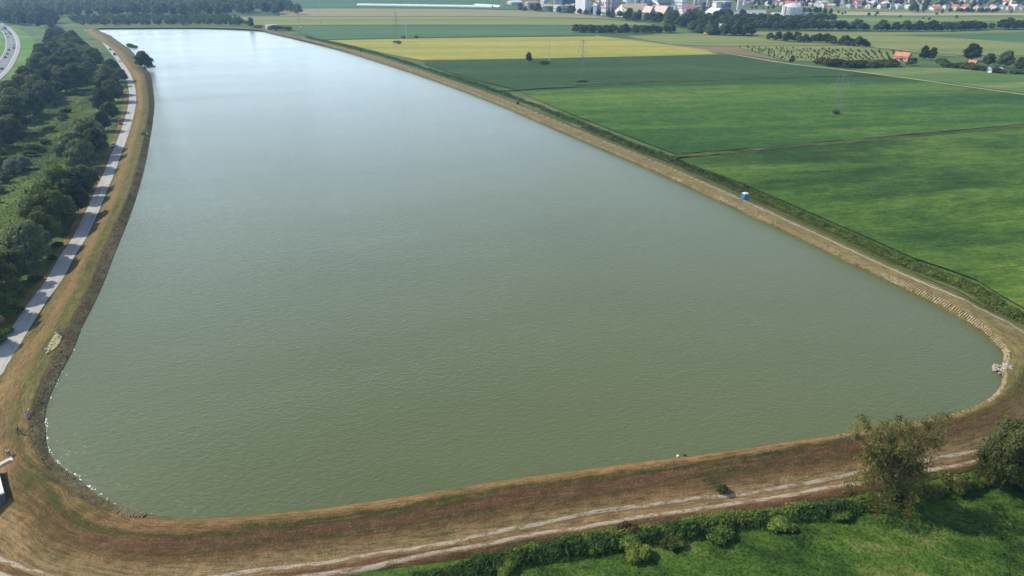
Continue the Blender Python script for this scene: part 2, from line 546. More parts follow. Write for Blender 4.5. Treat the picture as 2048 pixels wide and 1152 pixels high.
def rut_mat(name, gravel, grass, cover):
    k = NT(name)
    uv = k.uv(); p = k.pos()
    e = k.attr('edge')                       # 0 in the middle of the rut, 1 at its rim
    n = k.noise(k.map(uv, (0.35, 1.3, 1)), 1.0, 5, 0.7)
    n2 = k.noise(p, 5.0, 4, 0.7)
    f = k.math('ADD', k.math('ADD', n, k.math('MULTIPLY', n2, 0.35)), k.math('MULTIPLY', e, 0.42))
    g = k.mix(k.val(0, 1, n2), tuple(gravel), tuple(x * 0.72 for x in gravel))
    w = k.mix(k.val(0, 1, n2), tuple(grass), tuple(x * 0.5 for x in grass))
    k.color(k.mix(k.ramp(f, [(cover - 0.05, (0, 0, 0)), (cover + 0.05, (1, 1, 1))]), g, w))
    k.bump(n2, 0.06, 0.6)
    return k.m
M['rut'] = rut_mat('gravel_rut', (0.41, 0.355, 0.27), (0.26, 0.175, 0.085), 0.70)
M['rut_east'] = rut_mat('gravel_rut_east', (0.5, 0.46, 0.36), (0.27, 0.23, 0.1), 0.80)

def concrete_road():
    k = NT('worn_concrete_road')
    uv = k.uv(); p = k.pos()
    a = k.noise(k.map(uv, (0.03, 1.8, 1)), 1.0, 5, 0.65)
    b = k.noise(p, 0.5, 5, 0.7)
    c = k.noise(p, 6, 4, 0.7)
    s = k.math('ADD', k.math('MULTIPLY', a, 0.5), k.math('ADD', k.math('MULTIPLY', b, 0.3), k.math('MULTIPLY', c, 0.2)))
    k.color(k.ramp(s, [(0.36, (0.20, 0.19, 0.17)), (0.47, (0.36, 0.35, 0.335)), (0.6, (0.47, 0.455, 0.43))]))
    k.bump(c, 0.02, 0.4)
    return k.m
M['road'] = concrete_road()

def asphalt():
    k = NT('motorway_asphalt')
    uv = k.uv(); p = k.pos()
    a = k.noise(k.map(uv, (0.01, 0.9, 1)), 1.0, 4, 0.6)
    b = k.noise(p, 1.0, 4, 0.7)
    k.color(k.ramp(k.math('ADD', k.math('MULTIPLY', a, 0.6), k.math('MULTIPLY', b, 0.4)), [(0.38, (0.15, 0.155, 0.165)), (0.62, (0.23, 0.235, 0.245))]))
    return k.m
M['asphalt'] = asphalt()
M['shoulder'] = plain('pale_asphalt_shoulder', (0.30, 0.30, 0.29), 0.9, 0.15, 0.3)
M['line_paint'] = plain('road_paint', (0.75, 0.75, 0.73), 0.7, 0.1, 0.5)

def water_mat():
    k = NT('reservoir_water')
    p = k.pos()
    big = k.noise(p, 0.006, 3, 0.5)
    mid = k.noise(k.map(p, (0.4, 1, 1), (0, 0, 0.2)), 0.03, 4, 0.6)
    col = k.ramp(k.math('ADD', k.math('MULTIPLY', big, 0.6), k.math('MULTIPLY', mid, 0.4)),
                 [(0.35, (0.084, 0.104, 0.042)), (0.65, (0.104, 0.124, 0.052))])
    k.color(col)
    k.b.inputs['IOR'].default_value = 1.333
    k.b.inputs['Specular IOR Level'].default_value = 0.5
    k.b.inputs['Roughness'].default_value = 0.09
    # wind ripples, two crossing trains and small chop; gusts make them stronger in places
    r1 = k.noise(k.map(p, (0.45, 1.25, 1), (0, 0, R_(14))), 1.5, 4, 0.65, 0.6)
    r2 = k.noise(k.map(p, (0.55, 1.6, 1), (0, 0, R_(-32)), (7, 3, 0)), 1.25, 3, 0.6, 0.4)
    r3 = k.noise(p, 4.5, 2, 0.5)
    gust = k.val(0.74, 1.22, k.noise(k.map(p, (0.22, 1.2, 1), (0, 0, R_(-20))), 0.03, 4, 0.6))
    h = k.math('ADD', k.math('ADD', r1, k.math('MULTIPLY', r2, 0.7)), k.math('MULTIPLY', r3, 0.25))
    # the wind blows towards the near west corner: the ripples grow with the open water they have crossed
    sp = k.n('ShaderNodeSeparateXYZ'); k.l(p, sp.inputs[0])
    mr = k.n('ShaderNodeMapRange'); mr.interpolation_type = 'SMOOTHSTEP'
    mr.inputs[1].default_value = 60; mr.inputs[2].default_value = 420; mr.inputs[3].default_value = 1.0; mr.inputs[4].default_value = 0.42
    k.l(k.math('ADD', sp.outputs[1], k.math('MULTIPLY', sp.outputs[0], 0.9)), mr.inputs[0])
    k.bump(k.math('MULTIPLY', h, k.math('MULTIPLY', gust, mr.outputs[0])), 0.22, 0.54)
    return k.m
M['water'] = water_mat()

# ------------------------------------------------------------------ the reservoir embankment
# surveyed stations round the basin: water edge, inner crest edge, outer crest edge, outer toe; then parchedness and kind
ST = [
 ((200,58),(190,57),(186,58),(172,60),.3,'w'), ((222,72),(212,72),(206,74),(190,78),.35,'w'), ((243,87),(232,89),(226,91),(211,88),.4,'w'),
 ((258,97),(247,99),(240,100),(223,98),.45,'w'), ((268,107),(257,110),(250,110),(232,108),.5,'w'), ((280,125),(270,128),(262,128),(242,121),.5,'w'),
 ((300,147),(288,150),(280,150),(263,152),.5,'w'), ((306,177),(294,178),(285,178),(270,178),.5,'w'), ((309,210),(297,210),(286,210),(271,212),.5,'w'),
 ((306,240),(294,240),(283,240),(265,240),.5,'w'), ((299,280),(287,280),(273,280),(253,280),.5,'w'), ((291,325),(276,325),(261,325),(238,322),.5,'w'),
 ((280,367),(265,367),(249,367),(222,364),.5,'w'), ((265,415),(246,415),(228,415),(201,415),.5,'w'), ((247,462),(224,462),(206,462),(180,460),.5,'w'),
 ((225,515),(201,512),(180,512),(151,512),.5,'w'), ((208,560),(184,560),(160,560),(124,560),.5,'w'), ((187,607),(160,607),(134,607),(94,607),.5,'w'),
 ((164,651),(138,654),(110,654),(62,654),.5,'w'), ((143,703),(116,700),(84,700),(32,695),.5,'w'), ((115,755),(90,752),(60,750),(2,745),.55,'w'),
 ((95,800),(72,800),(42,795),(-35,785),.6,'w'), ((88,833),(62,838),(30,833),(-65,825),.65,'w'), ((89,865),(62,868),(28,868),(-60,880),.7,'w'),
 ((94,905),(75,905),(36,912),(-30,935),.75,'c'), ((116,931),(95,940),(55,955),(-50,1010),.8,'c'), ((159,962),(135,975),(90,995),(-40,1140),.85,'c'),
 ((196,993),(172,1003),(130,1022),(40,1200),.9,'n'), ((245,1016),(225,1026),(195,1045),(190,1225),.95,'n'), ((293,1029),(283,1037),(265,1056),(320,1225),1,'n'),
 ((340,1035),(335,1043),(330,1062),(420,1215),1,'n'), ((400,1036),(400,1044),(402,1062),(500,1198),1,'n'), ((500,1030),(502,1037),(506,1053),(600,1172),1,'n'),
 ((600,1021),(602,1028),(606,1044),(690,1152),1,'n'), ((700,1009),(702,1016),(706,1032),(790,1137),1,'n'), ((871,983),(873,990),(876,1005),(945,1116),1,'n'),
 ((1042,956),(1044,963),(1048,977),(1110,1088),1,'n'), ((1213,933),(1215,939),(1219,952),(1270,1063),1,'n'), ((1400,909),(1402,914),(1405,926),(1460,1037),1,'n'),
 ((1483,897),(1485,902),(1488,913),(1545,1022),1,'n'), ((1665,871),(1667,876),(1670,887),(1725,990),1,'n'), ((1811,846),(1815,851),(1822,861),(1870,960),.95,'n'),
 ((1921,822),(1927,827),(1937,836),(2000,925),.85,'n'), ((1976,798),(1984,802),(2000,810),(2090,880),.75,'n'), ((1994,780),(2004,783),(2022,786),(2140,830),.6,'c'),
 ((2003,758),(2014,757),(2034,757),(2160,770),.45,'c'), ((2001,738),(2016,735),(2090,725),(2200,715),.3,'e'), ((2005,716),(2020,706),(2110,700),(2150,690),.2,'e'),
 ((1999,700),(2012,691),(2062,676),(2090,664),.1,'e'), ((1973,675),(1985,663),(2009,644),(2020,635),0,'e'), ((1934,646),(1950,632),(1970,618),(2010,604),0,'e'),
 ((1882,616),(1899,602),(1925,588),(1955,577),0,'e'), ((1830,591),(1846,578),(1872,565),(1902,553),0,'e'), ((1768,560),(1782,549),(1805,537),(1835,524),0,'e'),
 ((1679,518),(1692,507),(1714,494),(1744,481),0,'e'), ((1612,485),(1625,475),(1647,462),(1675,450),0,'e'), ((1508,436),(1521,427),(1540,417),(1566,407),0,'e'),
 ((1404,387),(1416,379),(1434,370),(1458,361),0,'e'), ((1300,340),(1311,333),(1328,325),(1350,316),0,'e'), ((1200,297),(1210,291),(1226,283),(1246,276),0,'e'),
 ((1113,260),(1122,254),(1136,247),(1154,240),0,'e'), ((1000,211),(1008,206),(1021,200),(1038,195),0,'e'), ((910,176),(917,172),(929,167),(943,163),0,'e'),
 ((820,144),(826,141),(837,137),(849,134),0,'e'), ((750,122),(756,119),(765,116),(776,113),0,'e'), ((687,102),(692,100),(700,98),(710,96),.05,'e'),
 ((601,80),(605,78.5),(612,77),(620,75.5),.05,'e'), ((548,68),(551,66.6),(556,65.4),(562,64),.1,'e'), ((520,61.5),(521,60),(522,58.5),(524,57),.1,'f'),
 ((500,60),(500,58.6),(500,57.2),(500,55.8),.15,'f'), ((440,57.3),(440,56),(440,54.7),(440,53.4),.2,'f'), ((375,56.5),(375,55.2),(375,54),(375,52.8),.2,'f'),
 ((250,57),(250,55.8),(250,54.6),(250,53.4),.25,'f'), ((212,57.4),(208,56),(204,54.8),(198,53.6),.3,'f'),
]
def east(s):
    W, A = np.array(s[0], float), np.array(s[1], float)
    d = A - W
    return (s[0], tuple(W + .8 * d), tuple(W + 1.75 * d), tuple(W + 2.3 * d), s[4], s[5])
EASTD = [(s[0], (s[1][0] - s[0][0], s[1][1] - s[0][1])) for s in ST[49:67]]
ST = [east(s) if 49 < i < 67 else s for i, s in enumerate(ST)]
def east_line(k):
    """a line along the east bank, k times the slope width from the water"""
    return [(w[0] + k * d[0], w[1] + k * d[1]) for w, d in EASTD][::-1]
ZW, ZC = 2.0, 3.1
NSUB = 10
Wl = catmull([P(*s[0], ZW) for s in ST], NSUB, True)
Al = catmull([P(*s[1], ZC) for s in ST], NSUB, True)
Bl = catmull([P(*s[2], ZC - .1) for s in ST], NSUB, True)
Tl = catmull([P(*s[3], 0.0) for s in ST], NSUB, True)
NS = len(Wl)
def per_station(vals):
    v = np.array(vals, float)
    return np.interp(np.arange(NS) / NSUB, np.arange(len(v) + 1), np.append(v, v[0]))
DRY = per_station([s[4] for s in ST])
NEARNESS = per_station([1.0 if s[5] == 'n' else (0.6 if s[5] == 'c' else 0.0) for s in ST])
STONE = per_station([1.0 if (s[5] == 'w' and i > 5) or i in (24, 25, 26) else (0.8 if i in (27, 28) else 0.0) for i, s in enumerate(ST)])
ULEN = np.concatenate([[0], np.cumsum(np.linalg.norm(np.diff(Wl, axis=0), axis=1))])
rg = np.random.default_rng(3)

def bank_point(i, f):
    """f: -1..0 under water, 0..1 inner slope, 1..2 crest, 2..3 outer slope, 3..3.2 into the ground"""
    W, A, B, T = Wl[i], Al[i], Bl[i], Tl[i]
    if f < 0:
        d = W - A
        return W + d * (-f) * 1.2
    if f <= 1: return W + (A - W) * f
    if f <= 2: return A + (B - A) * (f - 1) + np.array([0, 0, 0.12 * math.sin((f - 1) * math.pi)])
    if f <= 3:
        g = f - 2
        p = B + (T - B) * g
        zb = B[2]
        nr = NEARNESS[i]
        z_near = np.interp(g, [0, .45, .62, .9, 1], [zb, 1.35, .75, .45, 0.0])
        z_plain = zb * (1 - g) ** 1.1
        p = p.copy(); p[2] = nr * z_near + (1 - nr) * z_plain
        return p
    d = (T - B); d = d / np.linalg.norm(d[:2])
    return T + np.array([d[0], d[1], -1.2]) * (f - 3) * 3
FR = [-1, -.5, -.2, 0, .2, .4, .6, .8, 1, 1.25, 1.5, 1.75, 2] + [2 + k / 14 for k in range(1, 15)] + [3.25]
GRID = np.array([[bank_point(i, f) for i in range(NS)] for f in FR])          # (nf, NS, 3)
def smooth_noise2(u, v, seed):
    r = np.random.default_rng(seed)
    out = np.zeros_like(u)
    for k in range(10):
        a = r.uniform(0, 2 * np.pi); w = r.uniform(0.25, 1.6)
        out += np.sin(u * w * np.cos(a) + v * w * np.sin(a) + r.uniform(0, 6.28)) / 10
    return out
dz = smooth_noise2(GRID[:, :, 0], GRID[:, :, 1], 5) * 0.18
GRID[:, :, 2] += dz * np.array([1.0 if f < 3 else 0.0 for f in FR])[:, None]
vm = np.concatenate([[0], np.cumsum(np.linalg.norm(np.diff(GRID, axis=0), axis=2).mean(axis=1))])
VM = np.concatenate([np.zeros((1, NS)), np.cumsum(np.linalg.norm(np.diff(GRID, axis=0), axis=2), axis=0)])
k0 = FR.index(0)
ACR = VM - VM[k0]
ACR = np.clip(ACR / (VM[FR.index(2 + 14 / 14)] - VM[k0]), -0.05, 1.05)

def bank_mesh():
    nf = len(FR)
    V = GRID.reshape(-1, 3)
    q = []
    idx = lambda a, b: a * NS + (b % NS)
    for a in range(nf - 1):
        for b in range(NS):
            q.append((idx(a, b), idx(a, b + 1), idx(a + 1, b + 1), idx(a + 1, b)))
    q = np.array(q)
    me = np_mesh('embankment', V, quads=q)
    # uv: metres along and across
    uvv = np.stack([np.broadcast_to(ULEN, (nf, NS)), VM], 2).reshape(-1, 2).copy()
    uvl = me.uv_layers.new(name='UVMap')
    li = np.zeros(len(me.loops), np.int32); me.loops.foreach_get('vertex_index', li)
    lu = uvv[li]
    four = lu.reshape(-1, 4, 2)
    wrap = (four[:, :, 0].max(1) - four[:, :, 0].min(1)) > 200
    fw = four[wrap]; fw[:, :, 0] = np.where(fw[:, :, 0] < 100, fw[:, :, 0] + ULEN[-1], fw[:, :, 0]); four[wrap] = fw
    uvl.data.foreach_set('uv', four.reshape(-1).astype(np.float32))
    for nm, arr in (('across', ACR), ('dry', np.broadcast_to(DRY, (nf, NS))),
                    ('stone', np.array([1.0 if f <= .95 else (0.5 if f <= 1 else 0.0) for f in FR])[:, None] * STONE[None, :])):
        at = me.attributes.new(nm, 'FLOAT', 'POINT')
        at.data.foreach_set('value', np.ascontiguousarray(arr, dtype=np.float32).ravel())
    me.polygons.foreach_set('use_smooth', [True] * len(me.polygons))
    if me.polygons[len(me.polygons) // 2].normal.z < 0: me.flip_normals()
    me.update()
    return me
o = link('embankment', bank_mesh(), None, M['bank']); o['kind'] = 'structure'

GV = GRID[3:].reshape(-1, 3)
def surf_z(x, y):
    d2 = (GV[:, 0] - x) ** 2 + (GV[:, 1] - y) ** 2
    i = np.argpartition(d2, 4)[:4]
    if d2[i].min() > 9: return 0.0
    w = 1 / (d2[i] + 1e-3)
    return max(0.0, float((GV[i, 2] * w).sum() / w.sum()))
def Pg(x, y):
    """point of the land under that pixel, embankment included"""
    z = 0.0
    for _ in range(6):
        q = P(x, y, z)
        z = 0.5 * z + 0.5 * surf_z(q.x, q.y)
    q = P(x, y, z); q.z = surf_z(q.x, q.y)
    return q

# water: one sheet, its rim under the bank
o = poly_sheet('water', [w + (a - w) * 0.25 for w, a in zip(Wl, Al)], ZW, M['water'])

# ------------------------------------------------------------------ the plain, fields and roads
o = poly_sheet('ground', [(-4200, -500), (4200, -500), (4200, 6000), (-4200, 6000)], -0.05, M['plain_land'])
def field(name, px, z, m):
    return poly_sheet(name, [P(x, y, z) for x, y in px], z, m)
# near meadow on this side, rough meadow on the west
field('meadow', [(560, 1150), (800, 1125), (1100, 1082), (1460, 1030), (1725, 984), (2000, 915), (2300, 850), (2600, 1000), (2600, 1400), (300, 1400)], 0.0, M['meadow'])
field('rough_meadow', [(-400, 420), (-100, 250), (60, 190), (140, 140), (205, 108), (240, 130), (258, 152), (255, 240), (235, 300), (190, 400), (120, 530), (30, 660), (-200, 950), (-700, 900)], 0.01, M['rough_meadow'])
field('west_apron', [(262, 152), (272, 200), (262, 245), (235, 322), (180, 460), (60, 655), (-75, 835), (-70, 900), (-30, 1000), (-40, 1140), (-300, 1200), (-260, 900), (-30, 660), (95, 545), (170, 400), (215, 300), (240, 240), (250, 190)], 0.02,
      veg_mat('apron_grass', [(0.37, (0.06, 0.07, 0.022)), (0.47, (0.14, 0.12, 0.04)), (0.55, (0.22, 0.14, 0.055)), (0.64, (0.28, 0.2, 0.09))], 1.2, 0.4, 0.08, 0.4, 2.0, 0.3))
# crops east of the reservoir, each a little higher than the bare ground
field('crop_field', [(1352, 318), (1560, 298), (1800, 277), (2048, 255), (2500, 215), (2900, 500), (2500, 700), (2170, 672), (2070, 628)] + [q for q in east_line(4.1)[::-1] if 1372 < q[0] < 2000], 0.5, M['soy_near'])
field('crop_field', [(1040, 182), (1174, 174), (1300, 166), (1500, 159), (1735, 150), (1790, 153), (1911, 172), (2048, 191), (2400, 240), (2048, 248), (1800, 270), (1560, 291), (1352, 308), (1246, 268), (1154, 232), (1060, 194)], 0.45, M['soy_mid'])
field('crop_field', [(850, 121), (1160, 116), (1300, 113), (1440, 109), (1480, 112.5), (1577, 128), (1674, 138.5), (1735, 147), (1500, 156), (1300, 162.5), (1174, 170), (1030, 178), (943, 158), (849, 129)], 0.45, M['soy_far'])
field('ripe_field', [(655, 80.5), (800, 77.5), (1000, 74.5), (1100, 73.5), (1200, 72), (1280, 82.5), (1350, 92), (1412, 101), (1438, 108.5), (1300, 112), (1160, 115), (1000, 118), (840, 120), (776, 108), (710, 92)], 0.4, M['ripe_yellow'])
field('teal_field', [(570, 52), (800, 50.5), (1000, 50.5), (1160, 52), (1300, 54), (1340, 68), (1190, 70.5), (1100, 71.5), (1000, 72.5), (800, 75.5), (650, 78.5), (600, 68)], 0.35, M['teal_crop'])
field('olive_field', [(440, 33.5), (600, 33), (800, 33), (1000, 33.5), (1200, 38), (1290, 46), (1310, 51), (1150, 50), (1000, 49.5), (800, 49.5), (560, 51), (500, 50)], 0.3, M['olive_field'])
field('tan_field', [(560, 17), (700, 17), (900, 18), (1050, 21), (1150, 27), (1260, 40), (1190, 36.5), (1000, 32.5), (800, 32), (600, 32), (560, 32)], 0.3, M['tan_field'])
field('bluish_field', [(480, 0), (1000, 0), (1050, 19), (900, 16.8), (700, 15.5), (560, 15.5)], 0.3, M['teal_crop'])
field('grey_field', [(1250, 72), (1330, 68), (1420, 67), (1700, 90), (1460, 92), (1400, 91), (1340, 89)], 0.3, M['olive_field'])
field('stubble_field', [(1345, 90.5), (1400, 92), (1466, 93), (1530, 110), (1570, 122), (1480, 109), (1412, 99)], 0.35, M['stubble'])
field('orchard_ground', [(1466, 93), (1700, 91), (1740, 95), (1800, 102), (1810, 118), (1640, 122), (1575, 121), (1530, 108)], 0.25, M['olive_field'])
field('green_field', [(1430, 66), (1500, 63.5), (1800, 64.5), (2048, 60), (2600, 57), (2600, 118), (2048, 110), (1920, 110), (1810, 101), (1745, 93), (1700, 88)], 0.2, M['olive_field'])
field('emerald_field', [(1780, 70), (2048, 64), (2500, 62), (2500, 90), (2048, 85), (1900, 75)], 0.32, M['teal_crop'])
field('green_field', [(1690, 141), (1760, 134), (1900, 136), (2048, 147), (2500, 180), (2500, 260), (2048, 186), (1911, 168), (1780, 150.5)], 0.3, M['green_field'])
# far plain beyond the hedgerows, strip after strip
far = [((1640, 50), (2600, 47), (2600, 40), (1640, 43), 'green_field'), ((1640, 43), (2600, 40), (2600, 35), (1640, 36), 'olive_field'), ((1650, 36), (2600, 35), (2600, 31), (1650, 31), 'green_field'),
       ((1660, 23), (2600, 30.5), (2600, 36), (1670, 30), 'pale_strip'), ((1600, 15), (2600, 24), (2600, 30), (1600, 22), 'olive_field')]
for a, b, c, d, m in far:
    field('far_strip', [d, c, b, a], 0.25, M[m])

# dirt path and ditches between the crops
def px_line(px, z=0.0, n=8):
    return catmull([P(x, y, z) for x, y in px], n, False)
def strip(name, px, w, z, m, n=8, wob=0.0):
    L = px_line(px, z, n)
    if wob:
        r = np.random.default_rng(len(px) * 7 + int(w * 10))
        L[:, :2] += r.normal(0, wob, (len(L), 2))
    o = ribbon(name, L, [-w / 2, -w / 4, 0, w / 4, w / 2], z, m)
    o['kind'] = 'structure'
    return o
strip('dirt_path', [(1190, 71.2), (1275, 82), (1340, 90.5), (1412, 100), (1480, 111), (1577, 127), (1674, 138), (1720, 144), (1832, 158.5), (1911, 170), (2048, 189), (2400, 243)], 3.2, 0.52, M['pale_strip'], wob=.12)
strip('field_ditch', [(1338, 313), (1400, 309), (1480, 302), (1560, 294), (1650, 287), (1800, 273.5), (1950, 261), (2048, 251.5), (2500, 211)], 4.5, 0.53, M['ditch_grass'], wob=.35)
strip('field_ditch', [(1000, 181), (1087, 175), (1174, 172), (1300, 164.2), (1500, 157.3), (1735, 148.7), (1765, 149)], 4.0, 0.50, M['ditch_grass'], wob=.3)
strip('field_ditch', [(845, 120.6), (1000, 118.6), (1160, 115.4), (1300, 112.5), (1436, 109)], 3.5, 0.47, M['ditch_grass'], wob=.2)
strip('field_ditch', [(650, 79.5), (800, 76.4), (1000, 73.4), (1100, 72.4), (1195, 71.2)], 4.5, 0.45, M['ditch_grass'], wob=.2)
strip('gravel_lane', [(1740, 93.5), (1790, 98), (1835, 104), (1870, 108.5), (1916, 112.5)], 3.5, 0.42, M['pale_strip'])

# two ruts worn into the grass along the foot of the near bank and along the crest of the east bank
def ruts(name, px, half, width, m, amp=0.1):
    L = np.array([Pg(x, y) for x, y in px], float)
    L[:, 2] = 0
    L = catmull(L, 40, False)[:, :2]
    s = np.concatenate([[0], np.cumsum(np.linalg.norm(np.diff(L, axis=0), axis=1))])
    u = np.arange(0, s[-1], 0.8)
    L = np.stack([np.interp(u, s, L[:, 0]), np.interp(u, s, L[:, 1])], 1)
    d = np.gradient(L, axis=0); d /= np.linalg.norm(d, axis=1)[:, None]
    nr = np.stack([d[:, 1], -d[:, 0]], 1)
    V, UV, E, q = [], [], [], []
    for sd in (-1, 1):
        base = len(V)
        for k in range(len(u)):
            wob = amp * (math.sin(u[k] * .13 + sd) + 0.5 * math.sin(u[k] * .41 + 2 * sd))
            for e in (-1, -.4, .4, 1):
                off = sd * half + wob + e * width / 2
                x = L[k] + nr[k] * off
                V.append((x[0], x[1], surf_z(x[0], x[1]) + (0.07 if abs(e) < 1 else -0.03)))
                UV.append((u[k], off)); E.append(1.0 if abs(e) == 1 else 0.0)
        for r in range(len(u) - 1):
            for j in range(3):
                a = base + r * 4 + j
                q.append((a, a + 1, a + 5, a + 4))
    me = np_mesh(name, V, quads=q)
    uvl = me.uv_layers.new(name='UVMap')
    li = np.zeros(len(me.loops), np.int32); me.loops.foreach_get('vertex_index', li)
    uvl.data.foreach_set('uv', np.array(UV, np.float32)[li].ravel())
    at = me.attributes.new('edge', 'FLOAT', 'POINT'); at.data.foreach_set('value', np.array(E, np.float32))
    if me.polygons[0].normal.z < 0: me.flip_normals()
    o = link(name, me, None, m); o['kind'] = 'structure'
    return o
ruts('gravel_track', [(-120, 1095), (-40, 1118), (30, 1142), (110, 1168), (220, 1188), (330, 1180), (480, 1160), (700, 1127), (871, 1098), (1042, 1066), (1200, 1037), (1350, 1013), (1483, 997), (1600, 979), (1720, 957), (1840, 934), (1952, 912), (2048, 889), (2160, 850)], 0.8, 1.05, M['rut'], .16)
ruts('crest_track', east_line(1.52)[:-3] + [(1926, 602), (1975, 628), (2048, 668), (2110, 702)], 0.75, 0.7, M['rut_east'], .04)

# the service road under the west bank
road_px = [(170, 60.5), (175, 62), (190, 75), (205, 82), (217, 95), (226, 106), (236, 117), (246, 133), (256, 150), (264, 178), (265, 200), (261, 225), (254, 250), (244, 280), (231, 312), (218, 347), (203, 380),
           (188, 415), (173, 447), (158, 477), (135, 512), (107, 562), (77, 602), (51, 641), (25, 682), (0, 725), (-38, 785), (-90, 870), (-150, 960)]
RL = px_line(road_px, 0.1, 6)
o = ribbon('service_road', RL, [-1.9, -1.0, 0, 1.0, 1.9], 0.12, M['road']); o['kind'] = 'structure'

# motorway: hard shoulder, two lanes, grass median, the other carriageway
mw = [P(x, y) for x, y in ((0, 49.5), (9, 53), (17, 58.6), (24, 66), (28.5, 73), (32.5, 88.6), (30.6, 103), (23, 120), (12, 138), (0, 151), (-60, 200))]
mw[0:0] = [mw[0] + (mw[0] - mw[1]) * 6]
ML = catmull(mw, 10, False)
o = ribbon('motorway_verge', ML, [-36, -30], 0.0, M['motorway_verge']); o['kind'] = 'structure'
o = ribbon('motorway_verge', ML, [3.4, 40], 0.03, M['motorway_verge']); 
bpy.data.objects.remove(o)
field('motorway_verge', [(-300, 420), (-300, 30), (0, 44), (20, 52), (50, 64), (66, 78), (74, 100), (74, 130), (60, 165), (40, 195), (0, 240), (-100, 300)], 0.03, M['motorway_verge'])
def sidestrip(name, a, b, z, m):
    o = ribbon(name, ML, [a, b], z, m); o['kind'] = 'structure'; return o
# travel runs towards the camera here: the lanes lie to the right-hand side of travel as seen, offsets are signed across
SGN = 1
sidestrip('motorway', -0.3, 8.6, 0.30, M['asphalt'])
sidestrip('hard_shoulder', -3.4, -0.3, 0.30, M['shoulder'])
sidestrip('motorway_median', 8.6, 13.0, 0.26, M['motorway_verge'])
sidestrip('motorway', 13.0, 24.5, 0.30, M['asphalt'])
for a in (-0.3, 7.9, 13.5, 21.5):
    sidestrip('lane_line', a, a + 0.28, 0.31, M['line_paint'])
# dashed centre line
dash = MB()
cl = ML[:, :2]
dd = np.gradient(cl, axis=0); dd /= np.linalg.norm(dd, axis=1)[:, None]
for c0 in (3.9, 17.5):
    pl = cl + np.stack([dd[:, 1], -dd[:, 0]], 1) * c0
    s = np.concatenate([[0], np.cumsum(np.linalg.norm(np.diff(pl, axis=0), axis=1))])
    for u in np.arange(0, s[-1] - 8, 18):
        a = np.array([np.interp(u, s, pl[:, 0]), np.interp(u, s, pl[:, 1])]); b = np.array([np.interp(u + 6, s, pl[:, 0]), np.interp(u + 6, s, pl[:, 1])])
        t = (b - a) / np.linalg.norm(b - a); n_ = np.array([t[1], -t[0]]) * 0.08
        dash.add([(*(a - n_), .312), (*(a + n_), .312), (*(b + n_), .312), (*(b - n_), .312)], [(0, 1, 2, 3)])
o = dash.build('lane_dashes', M['line_paint']); o['kind'] = 'structure'



# ------------------------------------------------------------------ concrete facing of the water side (real blocks, too small to pick apart)
def blocks(name, i0, i1, rows, f0, f1, step, size, m, jitter, seed, skip=0.0):
    r = np.random.default_rng(seed)
    L = ULEN
    u = np.arange(L[i0], L[i1], step)
    V, q = [], []
    for k, uu in enumerate(u):
        i = int(np.searchsorted(L, uu)) - 1
        i = max(0, min(i, NS - 2))
        t = (uu - L[i]) / max(1e-6, L[i + 1] - L[i])
        for row in range(rows):
            if r.random() < skip: continue
            f = f0 + (f1 - f0) * (row + .5 + (.5 if k % 2 else 0) * 0.6) / rows
            a = bank_point(i, f); b = bank_point(i + 1, f)
            c = a * (1 - t) + b * t
            al = (b - a); al /= np.linalg.norm(al) + 1e-9
            up = bank_point(i, min(f + .05, 1)) - bank_point(i, f - .05); up /= np.linalg.norm(up)
            nn = np.cross(al, up); nn /= np.linalg.norm(nn)
            if nn[2] < 0: nn = -nn
            g = GRID[:, i, :]
            hw, hh, th = size[0] / 2 * r.uniform(1 - jitter, 1 + jitter), size[1] / 2 * r.uniform(1 - jitter, 1 + jitter), size[2] * r.uniform(.7, 1.5)
            c = c + nn * 0.1
            o = len(V)
            for dz_ in (-0.25, th):
                for sx, sy in ((-1, -1), (1, -1), (1, 1), (-1, 1)):
                    V.append(c + al * sx * hw + up * sy * hh + nn * dz_)
            for fc in ((4, 5, 6, 7), (0, 1, 5, 4), (1, 2, 6, 5), (2, 3, 7, 6), (3, 0, 4, 7)):
                q.append(tuple(x + o for x in fc))
    me = np_mesh(name, V, quads=q)
    o = link(name, me, None, m); o['kind'] = 'stuff'
    return o
def stone_mat(name, stops, sc=1.5):
    k = NT(name)
    p = k.pos()
    a = k.noise(p, sc, 4, 0.7); b = k.noise(p, 0.15, 3, 0.6)
    k.color(k.ramp(k.math('ADD', k.math('MULTIPLY', a, .6), k.math('MULTIPLY', b, .4)), stops))
    k.bump(a, .05, .5)
    return k.m
M['block_pale'] = stone_mat('pale_concrete_block', [(0.36, (0.15, 0.12, 0.062)), (0.5, (0.25, 0.2, 0.115)), (0.64, (0.36, 0.31, 0.21))])
M['block_moss_shade'] = stone_mat('mossy_shaded_concrete_block', [(0.36, (0.085, 0.066, 0.03)), (0.5, (0.19, 0.15, 0.075)), (0.64, (0.33, 0.275, 0.165))])  # mossy concrete, coloured darker as well because this slope faces away from the sun
M['block_grass'] = stone_mat('straw_covered_block', [(0.36, (0.12, 0.11, 0.04)), (0.5, (0.2, 0.17, 0.075)), (0.64, (0.29, 0.25, 0.13))])
blocks('concrete_blocks', 47 * NSUB, 65 * NSUB, 5, .28, .98, .62, (.34, .42, .05), M['block_pale'], .4, 1, .2)
blocks('concrete_blocks', 9 * NSUB, 29 * NSUB, 7, -.05, .95, .42, (.24, .34, .07), M['block_moss_shade'], .25, 2, .05)
blocks('concrete_blocks', 40 * NSUB, 44 * NSUB, 3, .15, .8, 1.15, (.95, .2, .04), M['block_grass'], .2, 3, .45)
blocks('concrete_slabs', 43 * NSUB, 47 * NSUB, 4, .2, .98, 1.1, (.98, .34, .07), M['block_pale'], .12, 4, .12)

